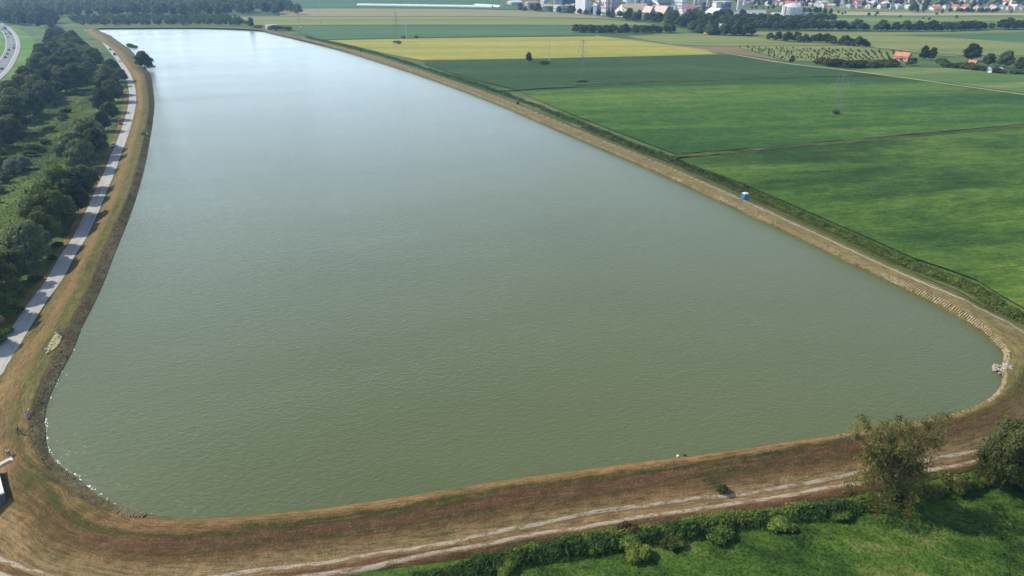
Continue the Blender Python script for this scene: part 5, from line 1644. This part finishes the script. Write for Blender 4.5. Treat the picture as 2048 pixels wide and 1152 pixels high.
for px, y, h, w, lb in ((1825, 25, 17, .9, 'broad tall tree standing before the town, left one of two'), (1847, 25.5, 24, 1.0, 'tallest dark poplar standing before the town'), (1834, 25, 8, .8, 'small tree between the two tall ones before the town')):
    tree('field_tree', 'poplar' if h > 20 else 'far1', P(px, y), h, w, lb, 'tree')
for px, y in ((1676, 27), (1690, 27.5), (1754, 29), (1750, 33), (1737, 32), (1800, 35), (1846, 38), (1873, 30), (1884, 27), (1912, 37), (1684, 29), (2022, 26), (1858, 40)):
    tree('field_bush', 'fard', P(px, y), rt.uniform(3, 5.5), 1.0, 'small bush scattered over the far strips below the town', 'bush', 'bushes of the far strips')

# ------------------------------------------------------------------ vehicles
def car_mesh(kind):
    """one car: its side outline carried across with a tucked-in cabin; x forward"""
    if kind == 'van': prof = [(-2.4, .35), (-2.45, 1.0), (-2.4, 2.1), (1.2, 2.15), (1.75, 1.25), (2.4, 1.0), (2.45, .4)]
    else: prof = [(-2.15, .35), (-2.2, .78), (-1.95, .95), (-1.35, 1.02), (-.8, 1.45), (.35, 1.47), (1.05, 1.0), (1.9, .85), (2.15, .65), (2.15, .35)]
    ws = [.82 if z > 1.1 else .9 for x, z in prof]
    if kind != 'van': ws = [.66 if z > 1.1 else .88 for x, z in prof]
    n = len(prof)
    vs = [(x, -w, z) for (x, z), w in zip(prof, ws)] + [(x, w, z) for (x, z), w in zip(prof, ws)]
    fs = [tuple(range(n)), tuple(range(2 * n - 1, n - 1, -1))]
    for i in range(n):
        j = (i + 1) % n
        fs.append((j, i, n + i, n + j))
    return MB().add(vs, fs)
def make_car(kind, paint, loc, rz, label, group=None):
    e = empty('car' if kind != 'van' else 'van', loc, label, 'car' if kind != 'van' else 'van', group, rz)
    b = car_mesh(kind).build('body', M['c_' + paint], e)
    g = MB()
    if kind == 'van':
        g.add([(1.24, -.8, 2.12), (1.24, .8, 2.12), (1.78, .86, 1.3), (1.78, -.86, 1.3)], [(0, 3, 2, 1)])
        g.f = [(0, 1, 2, 3)]
    else:
        g.add([(.40, -.6, 1.46), (.40, .6, 1.46), (1.07, .8, 1.03), (1.07, -.8, 1.03)], [(0, 3, 2, 1)])
        g.add([(-.84, -.6, 1.44), (-.84, .6, 1.44), (-1.38, .8, 1.05), (-1.38, -.8, 1.05)], [(0, 1, 2, 3)])
        for s in (-1, 1): g.add([(.3, s * .68, 1.42), (.9, s * .83, 1.05), (-1.2, s * .83, 1.07), (-.76, s * .68, 1.42)], [(0, 1, 2, 3)])
    o = g.build('windows', M['p_glassdark'], e); 
    for v in o.data.vertices: v.co.z += .012; v.co.x += .012 if v.co.x > 0 else -.012; v.co.y *= 1.02
    for x in (-1.35, 1.35):
        for s in (-1, 1):
            w = MB(); w.bar((x, s * .68, .33), (x, s * .92, .33), .33, .33, 12)
            wo = w.build('wheel', M['p_black'], e)
            MB().bar((x, s * .91, .33), (x, s * .935, .33), .19, .19, 10).build('rim', M['p_silver'], wo)
    for s in (-.62, .62):
        MB().box(2.1, s - .14, .6, 2.18, s + .14, .74).build('headlight', M['p_white'], e)
        MB().box(-2.22, s - .14, .68, -2.16, s + .14, .84).build('tail_light', M['p_red'], e)
    return e
for k, c in dict(black=(.02, .022, .025), silver=(.42, .43, .45), white=(.8, .8, .8), blue=(.06, .1, .2), red=(.35, .03, .03), bluegrey=(.2, .26, .3)).items():
    M['c_' + k] = plain('car_paint_' + k, c, .25, .05, .5, 0, .5)
def lane_dir(x, y):
    d2 = (ML[:, 0] - x) ** 2 + (ML[:, 1] - y) ** 2
    i = int(np.clip(np.argmin(d2), 1, len(ML) - 2))
    t = ML[i + 1] - ML[i - 1]
    return math.atan2(t[1], t[0])
cars = [((4, 60), 'black', 'black car low at the far bend of the motorway'), ((13, 61.5), 'silver', 'silver car on the far bend beside the flat truck'), ((18, 65.5), 'blue', 'dark blue car in the outer lane at the far bend'),
        ((21, 69), 'black', 'black car just past the far bend near the shoulder line'), ((12, 68.8), 'black', 'black car in the inner lane at the far bend'), ((16.3, 75.2), 'silver', 'grey car alone in mid lane below the far bend'),
        ((28.6, 92), 'silver', 'silver car close behind the dark one by the shoulder line'), ((28, 97.5), 'black', 'dark car by the shoulder line, nearer of a close pair'), ((18, 101), 'black', 'black car in the inner lane, level with the dark pair'),
        ((15.2, 108.8), 'blue', 'dark blue car following in the inner lane'), ((11.4, 116), 'black', 'dark car by the median line, third of the inner file'), ((4, 138.8), 'black', 'nearest dark car on the motorway at the picture edge')]
for (px, py), c, lb in cars:
    p = P(px, py, .3); p.z = .3
    make_car('car', c, p, lane_dir(p.x, p.y), lb, 'cars on the motorway')
# a white coach at the head of the bend
p = P(7, 53.5, .3); p.z = .3
e = empty('coach', p, 'white coach at the head of the motorway bend', 'bus', None, lane_dir(p.x, p.y))
MB().add([(-5.5, -1.25, .4), (5.5, -1.25, .4), (5.5, 1.25, .4), (-5.5, 1.25, .4), (-5.4, -1.2, 3.3), (5.2, -1.2, 3.3), (5.2, 1.2, 3.3), (-5.4, 1.2, 3.3)], [(0, 3, 2, 1), (4, 5, 6, 7), (0, 1, 5, 4), (1, 2, 6, 5), (2, 3, 7, 6), (3, 0, 4, 7)]).build('body', M['c_white'], e)
MB().box(-5.2, -1.27, 1.7, 4.9, 1.27, 2.7).build('windows', M['p_glassdark'], e)
for x in (-3.6, 3.4):
    for s in (-1, 1): MB().bar((x, s * .95, .5), (x, s * 1.27, .5), .5, .5, 12).build('wheel', M['p_black'], e)
p = P(10, 57.8, .3); p.z = .3
e = empty('flatbed_truck', p, 'dark flatbed truck passing the white coach', 'truck', None, lane_dir(p.x, p.y))
MB().box(-5, -1.2, .9, 2.4, 1.2, 1.3).build('bed', M['p_dgrey'], e)
MB().add([(2.6, -1.2, .5), (4.8, -1.2, .5), (4.8, 1.2, .5), (2.6, 1.2, .5), (2.7, -1.1, 2.8), (4.3, -1.1, 2.8), (4.3, 1.1, 2.8), (2.7, 1.1, 2.8)], [(0, 3, 2, 1), (4, 5, 6, 7), (0, 1, 5, 4), (1, 2, 6, 5), (2, 3, 7, 6), (3, 0, 4, 7)]).build('cab', M['c_blue'], e)
for x in (-3.8, -2.6, 3.6):
    for s in (-1, 1): MB().bar((x, s * .9, .5), (x, s * 1.22, .5), .5, .5, 12).build('wheel', M['p_black'], e)
def road_dir(p):
    d2 = (RL[:, 0] - p.x) ** 2 + (RL[:, 1] - p.y) ** 2
    i = int(np.clip(np.argmin(d2), 1, len(RL) - 2)); t = RL[i + 1] - RL[i - 1]
    return math.atan2(t[1], t[0])
p = P(239.5, 123, .13); p.z = .13; make_car('car', 'white', p, road_dir(p), 'white car standing where the service road bends')
p = P(228, 293); make_car('car', 'bluegrey', p, road_dir(p) + .1, 'blue grey car parked in the shade of the roadside trees')
p = P(220.5, 100, .13); p.z = .13; make_car('car', 'black', p, road_dir(p), 'dark car on the far part of the service road, farther one')
p = P(229.5, 110.5, .13); p.z = .13; make_car('van', 'black', p, road_dir(p), 'dark van on the far part of the service road')

# ------------------------------------------------------------------ huts, stairs and small things round the water
def cabin(name, label, px, py, w, d, h, wall, roof, rz, cat='cabin', peak=.25):
    c = Pg(px, py)
    e = empty(name, c, label, cat, None, rz)
    MB().box(-w / 2, -d / 2, -.1, w / 2, d / 2, h).build('wall', M['p_' + wall], e)
    MB().add([(-w / 2 - .06, -d / 2 - .06, h), (w / 2 + .06, -d / 2 - .06, h), (w / 2 + .06, d / 2 + .06, h), (-w / 2 - .06, d / 2 + .06, h), (-w / 3, -d / 3, h + peak), (w / 3, -d / 3, h + peak), (w / 3, d / 3, h + peak), (-w / 3, d / 3, h + peak)],
             [(0, 3, 2, 1), (4, 5, 6, 7), (0, 1, 5, 4), (1, 2, 6, 5), (2, 3, 7, 6), (3, 0, 4, 7)]).build('roof', M['p_' + roof], e)
    dr = MB().box(-w * .33, -d / 2 - .04, .08, w * .33, -d / 2 + .02, h * .9).build('door', M['p_' + wall], e)
    MB().box(w * .2, -d / 2 - .09, h * .45, w * .28, -d / 2 - .04, h * .52).build('handle', M['p_silver'], dr)
    for k in range(3): MB().box(-w * .3, -d / 2 - .055, h * (.74 + .05 * k), w * .3, -d / 2 - .035, h * (.765 + .05 * k)).build('vent_slat', M['p_slate'], dr)
    return e
cabin('toilet_cabin', 'blue portable cabin with white roof on the east bank', 1489, 400, 1.7, 1.6, 2.1, 'blue', 'pale', .35)
cabin('toilet_cabin', 'dark brown portable cabin under the trees by the service road', 241, 249, 1.3, 1.3, 2.3, 'brown', 'dgrey', .6)
cabin('storage_box', 'small black box standing on the east bank', 1036, 210.5, 1.1, 1.1, 1.5, 'black', 'black', .3, 'box')
cabin('storage_box', 'tiny dark box on the far part of the east bank', 721, 104.5, 1.1, 1.1, 1.7, 'black', 'dgrey', .3, 'box')
cabin('field_box', 'tiny white box in the teal crop beyond the hut', 602, 56, 2.6, 1.6, 1.6, 'white', 'white', .2, 'box')
cabin('marker_box', 'slim white box at the left end of the straight hedgerow', 1146.5, 61.5, 1.2, 1.2, 2.6, 'white', 'pale', .2, 'box')
c = Pg(543, 58)
e = empty('boat_hut', c, 'pale hut with bluish metal roof at the far corner of the water', 'hut', None, .5)
MB().gable_wall(-6, -3.5, 6, 3.5, -.2, 3, 2.2, 'x').build('wall', M['p_pale'], e)
MB().gable(-6, -3.5, 6, 3.5, 3.12, 2.2, 'x', .6, .12).build('roof', M['p_silver'], e)
MB().box(-1.2, -3.56, 0, .2, -3.4, 2.2).build('door', M['p_timber'], e)
for x in (-4.2, 2.4): MB().box(x, -3.56, 1.1, x + 1.3, -3.4, 2.1).build('window', M['p_glassdark'], e)
# jetty and table on the west shore
c = Pg(271, 118.5)
e = empty('picnic_shelter', c, 'dark timber picnic table with roof on the west bank by the shore tree', 'shelter', None, .3)
MB().gable(-1.8, -1.3, 1.8, 1.3, 2.1, .6, 'x', .15, .06).build('roof', M['p_timber'], e)
for x in (-1.6, 1.6):
    for y in (-1.1, 1.1): MB().box(x - .07, y - .07, -.2, x + .07, y + .07, 2.12).build('post', M['p_timber'], e)
MB().box(-1.2, -.35, .7, 1.2, .35, .76).build('table_top', M['p_timber'], e)
for y in (-.8, .8): MB().box(-1.2, y - .15, .42, 1.2, y + .15, .47).build('bench', M['p_timber'], e)

# stairs up the embankment with landing, by the white site cabin
LA, LB = Pg(24, 917), Pg(36, 909)
SA = Pg(-14, 938)
d = (Vector((LA.x, LA.y, 0)) - Vector((SA.x, SA.y, 0)))
e = empty('concrete_stairs', (LA.x, LA.y, LA.z), 'pale concrete steps climbing the bank to a small landing slab', 'stairs', None, math.atan2(d.y, d.x))
n = 9; run = d.length / n; rise = (LA.z - SA.z) / n
for k in range(n):
    MB().box(-(k + 1) * run, -.55, -(k + 1) * rise - .25, -k * run, .55, -k * rise + .04 - .003 * k).build('step', M['p_conc'], e)
MB().box(.004, -.6, -.2, (Vector((LB.x, LB.y, 0)) - Vector((LA.x, LA.y, 0))).length + .3, .6, .10).build('landing_slab', M['p_conc'], e)
# the white cabin, mostly outside the picture
C1, C2 = P(6, 985, 3.0), P(-5, 942, 3.0)
v = (C2 - C1); v.z = 0
Lc = v.length
e = empty('site_cabin', (C1.x, C1.y, 0), 'white flat roofed site cabin cut by the left picture edge', 'cabin', None, math.atan2(v.y, v.x))
MB().box(0, 0, -.1, Lc + 2.2, 3.0, 2.85).build('wall', M['p_dgrey'], e)
MB().box(-.12, -.12, 2.85, Lc + 2.32, 3.12, 3.05).build('roof', M['p_white'], e)
for k in range(3): MB().box(.9 + k * 1.25, .25, 3.052, 1.8 + k * 1.25, 1.0, 3.12).build('roof_panel', M['p_navy'], e)
MB().box(.1, -.16, 2.4, .6, -.1, 2.8).build('sign', M['p_red'], e)
MB().box(2.2, -.06, 0, 3.1, .05, 2.1).build('door', M['p_slate'], e)
MB().bar((-.35, .6, 0), (-.35, .6, 3.6), .05, .05, 6).build('pole', M['p_dgrey'], e)

# stone apron at the east corner and the loose stones on it
c = Pg(2004, 740)
e = empty('stone_landing', c, 'heap of pale broken stone slabs at the water in the east corner', 'stones', None)
rs = random.Random(9)
def rock_mesh(seed, s):
    v, f = ICO1
    r = np.random.default_rng(seed)
    vv = v * (1 + r.normal(0, .16, (len(v), 1))) * np.array(s)
    me = bpy.data.meshes.new('rock'); me.from_pydata(vv.tolist(), [], f.tolist()); me.materials.append(M['p_stone']); return me
rocks = [rock_mesh(i, (rs.uniform(.3, .55), rs.uniform(.25, .45), rs.uniform(.14, .26))) for i in range(6)]
for k in range(46):
    a, q = rs.uniform(0, 6.28), math.sqrt(rs.random()) * 1.5
    x, y = q * math.cos(a) * 1.0, q * math.sin(a) * 1.2
    o = link('rock', rocks[k % 6], e)
    o.location = (x, y, max(surf_z(c.x + x, c.y + y), 1.95) - c.z + .12); o.rotation_euler = (rs.uniform(-.3, .3), rs.uniform(-.3, .3), rs.uniform(0, 6.28))
# bare patch with rubble on the west bank
pt = [Pg(x, y) for x, y in ((112, 668), (121, 667), (124, 676), (118, 690), (108, 700), (96, 706), (93, 700), (101, 684))]
V = [(p.x, p.y, surf_z(p.x, p.y) + .10) for p in pt]; cc = sum((Vector(v) for v in V), Vector()) / len(V)
me = bpy.data.meshes.new('bare_soil')
mid = [tuple(Vector(v).lerp(cc, .5) + Vector((0, 0, .04))) for v in V]
nV = len(V)
me.from_pydata(V + mid + [tuple(cc)], [], [(i, (i + 1) % nV, nV + (i + 1) % nV, nV + i) for i in range(nV)] + [(nV + i, nV + (i + 1) % nV, 2 * nV) for i in range(nV)])
o = link('bare_soil', me, None, M['pale_strip']); o['kind'] = 'structure'
e = empty('rubble', cc, 'scatter of pale rubble on the bare patch of the west bank', 'rubble')
for k in range(26):
    i = rs.randrange(nV); t = rs.uniform(.2, 1.1)
    p = cc.lerp(Vector(V[i]), t)
    o = link('rock', rocks[k % 6], e); s = rs.uniform(.35, .8); o.scale = (s, s, s)
    o.location = p - cc + Vector((0, 0, .1)); o.rotation_euler = (rs.uniform(-.3, .3), rs.uniform(-.3, .3), rs.uniform(0, 6.28))
# foam where ripples break on the facing, and stones at the waterline
b = MB(); r = random.Random(4)
for k in range(130):
    i = int(r.triangular(17.5, 29.5, 24) * NSUB)
    W, A = Wl[i % NS], Al[i % NS]
    dq = (W - A); dq /= np.linalg.norm(dq[:2])
    al = Wl[(i + 1) % NS] - W; al /= np.linalg.norm(al)
    cxy = W + al * r.uniform(-1, 1) + dq * r.uniform(-.25, .7)
    L, w = r.uniform(.1, .38), r.uniform(.04, .12)
    vs = []
    m_ = 7
    for j in range(m_):
        q = 2 * math.pi * j / m_; rad = r.uniform(.6, 1.2)
        o_ = al * math.cos(q) * L * rad + dq * math.sin(q) * w * rad
        vs.append((cxy[0] + o_[0], cxy[1] + o_[1], ZW + .015))
    vs.append((cxy[0], cxy[1], ZW + .06))
    b.add(vs, [(j, (j + 1) % m_, m_) for j in range(m_)])
o = b.build('foam', plain('foam', (.85, .87, .88), .6, .1)); o['kind'] = 'stuff'
e = empty('bank_gear', Pg(1355, 915), 'small white bucket and dark stool left on the near bank edge', 'gear')
MB().lathe([(.16, 0), (.2, .36), (.2, .38)], 12, (0, 0)).build('bucket', M['p_white'], e)
MB().box(.9, -.2, .38, 1.35, .2, .44).build('stool_seat', M['p_black'], e)
for x in (.95, 1.3):
    for y in (-.15, .15): MB().box(x - .02, y - .02, 0, x + .02, y + .02, .38).build('stool_leg', M['p_black'], e)
MB().box(1.8, -.4, .03, 2.8, .2, .08).build('mat', M['p_stone'], e)
# angler's shelter on the west bank
c = Pg(287, 271)
e = empty('fishing_tent', c, 'small green fishing tent with white chair on the west bank', 'tent', None, .3)
MB().add([(-1, -.9, 0), (1, -.9, 0), (1, .9, 0), (-1, .9, 0), (-.5, -.3, 1.3), (.5, -.3, 1.3), (.5, .5, 1.25), (-.5, .5, 1.25)], [(0, 3, 2, 1), (4, 5, 6, 7), (0, 1, 5, 4), (1, 2, 6, 5), (2, 3, 7, 6), (3, 0, 4, 7)]).build('canopy', plain('tent_green', (.06, .14, .08), .8), e)
MB().box(1.4, -.3, .4, 1.9, .2, .46).build('chair_seat', M['p_white'], e); MB().box(1.4, .2, .46, 1.9, .25, 1.0).build('chair_back', M['p_white'], e)
for x in (1.43, 1.87):
    for y in (-.27, .2): MB().box(x - .02, y - .02, 0, x + .02, y + .02, .4).build('chair_leg', M['p_silver'], e)

# ------------------------------------------------------------------ people on the bank
M['skin'] = plain('skin', (.45, .28, .2), .6, .08)
M['hair'] = plain('hair', (.03, .02, .015), .6, .1)
def skin_mesh(name, verts, edges, radii, root=0, sub=1):
    me = bpy.data.meshes.new(name)
    me.from_pydata(verts, edges, [])
    o = bpy.data.objects.new('tmp', me); COL.objects.link(o)
    md = o.modifiers.new('s', 'SKIN'); md.use_smooth_shade = True
    for i, r in enumerate(radii):
        sv = me.skin_vertices[0].data[i]
        sv.radius = (r, r) if not isinstance(r, tuple) else r
        sv.use_root = (i == root)
    o.modifiers.new('d', 'SUBSURF').levels = sub
    dg = bpy.context.evaluated_depsgraph_get()
    out = bpy.data.meshes.new_from_object(o.evaluated_get(dg))
    out.name = name
    bpy.data.objects.remove(o); bpy.data.meshes.remove(me)
    return out
def person(loc, rz, label, shirt, trousers, pose='stand', cap=None, hair=True):
    e = empty('person', loc, label, 'person', None, rz)
    # joints; the figure looks along -y
    J = {}
    if pose == 'stand':
        J.update(pel=(0, 0, .93), sp=(0, .01, 1.12), ch=(0, .01, 1.33), nk=(0, 0, 1.5), hd=(0, -.02, 1.6), tp=(0, -.015, 1.72))
        for s, k in ((-1, 'l'), (1, 'r')):
            J.update({'sh' + k: (s * .18, 0, 1.42), 'el' + k: (s * .25, .03, 1.14), 'wr' + k: (s * .22, -.14, .96), 'ha' + k: (s * .2, -.2, .9), 'hp' + k: (s * .1, 0, .88), 'kn' + k: (s * .12, -.02, .5), 'an' + k: (s * .13, .02, .08), 'to' + k: (s * .15, -.15, .04)})
    elif pose == 'walk':
        J.update(pel=(0, 0, .92), sp=(0, -.02, 1.12), ch=(0, -.04, 1.33), nk=(0, -.05, 1.49), hd=(0, -.08, 1.59), tp=(0, -.08, 1.71))
        for s, k, f in ((-1, 'l', 1), (1, 'r', -1)):
            J.update({'sh' + k: (s * .18, -.04, 1.41), 'el' + k: (s * .23, .08 * f, 1.14), 'wr' + k: (s * .22, -.1 + .14 * f, .92), 'ha' + k: (s * .21, -.14 + .16 * f, .86), 'hp' + k: (s * .1, 0, .88), 'kn' + k: (s * .11, -.14 * f - .03, .5), 'an' + k: (s * .12, -.2 * f + .06, .1), 'to' + k: (s * .13, -.2 * f - .1, .04)})
    else:
        J.update(pel=(0, 0, .46), sp=(0, -.02, .66), ch=(0, -.08, .86), nk=(0, -.12, 1.02), hd=(0, -.17, 1.12), tp=(0, -.18, 1.24))
        for s, k in ((-1, 'l'), (1, 'r')):
            J.update({'sh' + k: (s * .18, -.09, .95), 'el' + k: (s * .25, -.2, .7), 'wr' + k: (s * .16, -.4, .6), 'ha' + k: (s * .13, -.47, .57), 'hp' + k: (s * .1, -.02, .45), 'kn' + k: (s * .14, -.44, .48), 'an' + k: (s * .14, -.42, .08), 'to' + k: (s * .15, -.58, .04)})
    rad = dict(pel=(.13, .10), sp=(.12, .09), ch=(.145, .10), nk=.052, hd=(.078, .095), tp=.062)
    for k in 'lr': rad.update({'sh' + k: .058, 'el' + k: .042, 'wr' + k: .028, 'ha' + k: (.036, .018), 'hp' + k: .085, 'kn' + k: .055, 'an' + k: .038, 'to' + k: (.04, .03)})
    E0 = [('pel', 'sp'), ('sp', 'ch'), ('ch', 'nk'), ('nk', 'hd'), ('hd', 'tp')]
    for k in 'lr': E0 += [('ch', 'sh' + k), ('sh' + k, 'el' + k), ('el' + k, 'wr' + k), ('wr' + k, 'ha' + k), ('pel', 'hp' + k), ('hp' + k, 'kn' + k), ('kn' + k, 'an' + k), ('an' + k, 'to' + k)]
    # five fingers to a hand
    for k, s in (('l', -1), ('r', 1)):
        h = Vector(J['ha' + k]); d = (h - Vector(J['wr' + k])).normalized(); sd = Vector((s, 0, 0))
        for i, (off, L) in enumerate(((-.028, .07), (-.01, .085), (.01, .08), (.028, .062))):
            a = 'f%s%d' % (k, i); J[a] = tuple(h + d * .05 + sd * off); J[a + 'b'] = tuple(h + d * (.05 + L) + sd * off + Vector((0, .012, -.01)))
            rad[a] = .0095; rad[a + 'b'] = .008; E0 += [('ha' + k, a), (a, a + 'b')]
        a = 'f%st' % k; J[a] = tuple(h + d * .01 - sd * .05 + Vector((0, -.015, 0))); J[a + 'b'] = tuple(h + d * .05 - sd * .062 + Vector((0, -.02, 0))); rad[a] = .011; rad[a + 'b'] = .009; E0 += [('ha' + k, a), (a, a + 'b')]
    nm = list(J)
    body = skin_mesh('body', [J[k] for k in nm], [(nm.index(a), nm.index(b)) for a, b in E0], [rad[k] for k in nm], nm.index('pel'))
    bo = link('body', body, e, M['skin'])
    def clothes(name, keys, ed, grow, m):
        me = skin_mesh(name, [J[k] for k in keys], [(keys.index(a), keys.index(b)) for a, b in ed],
                       [tuple(x + grow for x in rad[k]) if isinstance(rad[k], tuple) else rad[k] + grow for k in keys], 0)
        link(name, me, e, m)
    ks = ['sp', 'ch', 'pel', 'shl', 'shr', 'ell', 'elr']
    clothes('shirt', ks, [('sp', 'pel'), ('sp', 'ch'), ('ch', 'shl'), ('ch', 'shr'), ('shl', 'ell'), ('shr', 'elr')], .016, shirt)
    ks = ['pel', 'hpl', 'hpr', 'knl', 'knr', 'anl', 'anr']
    clothes('trousers', ks, [('pel', 'hpl'), ('pel', 'hpr'), ('hpl', 'knl'), ('hpr', 'knr'), ('knl', 'anl'), ('knr', 'anr')], .017, trousers)
    hd = Vector(J['hd']); tp = Vector(J['tp'])
    v, f = ICO2
    def blob(name, c, s, m, zmin=None, par=e):
        vv = v * np.array(s)
        if zmin is not None: vv[:, 2] = np.maximum(vv[:, 2], zmin)
        me = bpy.data.meshes.new(name); me.from_pydata((vv + np.array(c[:])).tolist(), [], f.tolist()); me.materials.append(m)
        return link(name, me, par)
    if cap is not None:
        co = blob('cap', hd + Vector((0, .005, .075)), (.1, .115, .085), cap, -.01)
    else:
        blob('hair', hd + Vector((0, .02, .06)), (.092, .105, .1), M['hair'], -.03)
    for s in (-1, 1):
        blob('eye', hd + Vector((s * .032, -.088, .02)), (.011, .008, .008), M['p_black'])
        blob('ear', hd + Vector((s * .083, .01, .0)), (.012, .025, .035), M['skin'])
        blob('shoe', Vector(J['to' + ('l' if s < 0 else 'r')]) + Vector((0, .05, .0)), (.05, .14, .045), M['p_black'], -.035)
    blob('nose', hd + Vector((0, -.1, -.005)), (.014, .018, .022), M['skin'])
    blob('mouth', hd + Vector((0, -.09, -.045)), (.024, .007, .006), M['p_redroof'])
    return e
cl = {k: plain('cloth_' + k, c, .9, .12, 3) for k, c in dict(white=(.75, .77, .8), black=(.02, .02, .022), navy=(.03, .04, .08), purple=(.34, .22, .46), pink=(.62, .42, .52), grey=(.2, .2, .2), cap=(.85, .85, .85)).items()}
person(Pg(20, 914), .9, 'person in white shirt and dark trousers standing on the concrete steps', cl['white'], cl['navy'])
person(Pg(39, 868), 2.6, 'person all in black walking on the bank above the facing', cl['black'], cl['black'], 'walk')
person(Pg(59, 831), 1.9, 'person in white cap and purple top sitting at the top of the facing', cl['purple'], cl['grey'], 'sit', cl['cap'])
person(Pg(54, 836), 1.2, 'person in pale pink top sitting beside the one in the white cap', cl['pink'], cl['purple'], 'sit')
person(Pg(119.5, 671), 1.6, 'dark clothed person sitting at the rubble patch on the west bank', cl['grey'], cl['navy'], 'sit')
for (px, py), rz, lb in (((59, 831), 1.9, 'folding stool under the person in the white cap'), ((54, 836), 1.2, 'folding stool under the person in the pale pink top'), ((119.5, 671), 1.6, 'folding stool under the dark clothed person at the rubble patch')):
    e = empty('folding_stool', Pg(px, py), lb, 'stool', None, rz)
    MB().box(-.19, -.2, .315, .19, .16, .345).build('seat', M['p_navy'], e)
    for x in (-.17, .17):
        MB().bar((x, -.18, -.03), (x, .14, .315), .014, .014, 6).build('leg', M['p_silver'], e)
        MB().bar((x * .9, .14, -.03), (x * .9, -.18, .315), .014, .014, 6).build('leg', M['p_silver'], e)

# ------------------------------------------------------------------ the summer haze over the plain
b = MB().box(-4600, -700, -4, 4600, 6400, 78)
hz = bpy.data.materials.new('summer_haze'); hz.use_nodes = True
t = hz.node_tree
for n_ in list(t.nodes):
    if n_.type != 'OUTPUT_MATERIAL': t.nodes.remove(n_)
pv = t.nodes.new('ShaderNodeVolumePrincipled')
pv.inputs['Color'].default_value = (.36, .64, 1.0, 1)
pv.inputs['Density'].default_value = 0.00014
pv.inputs['Anisotropy'].default_value = 0.3
t.links.new(pv.outputs[0], t.nodes['Material Output'].inputs['Volume'])
o = b.build('haze', hz); o['kind'] = 'stuff'
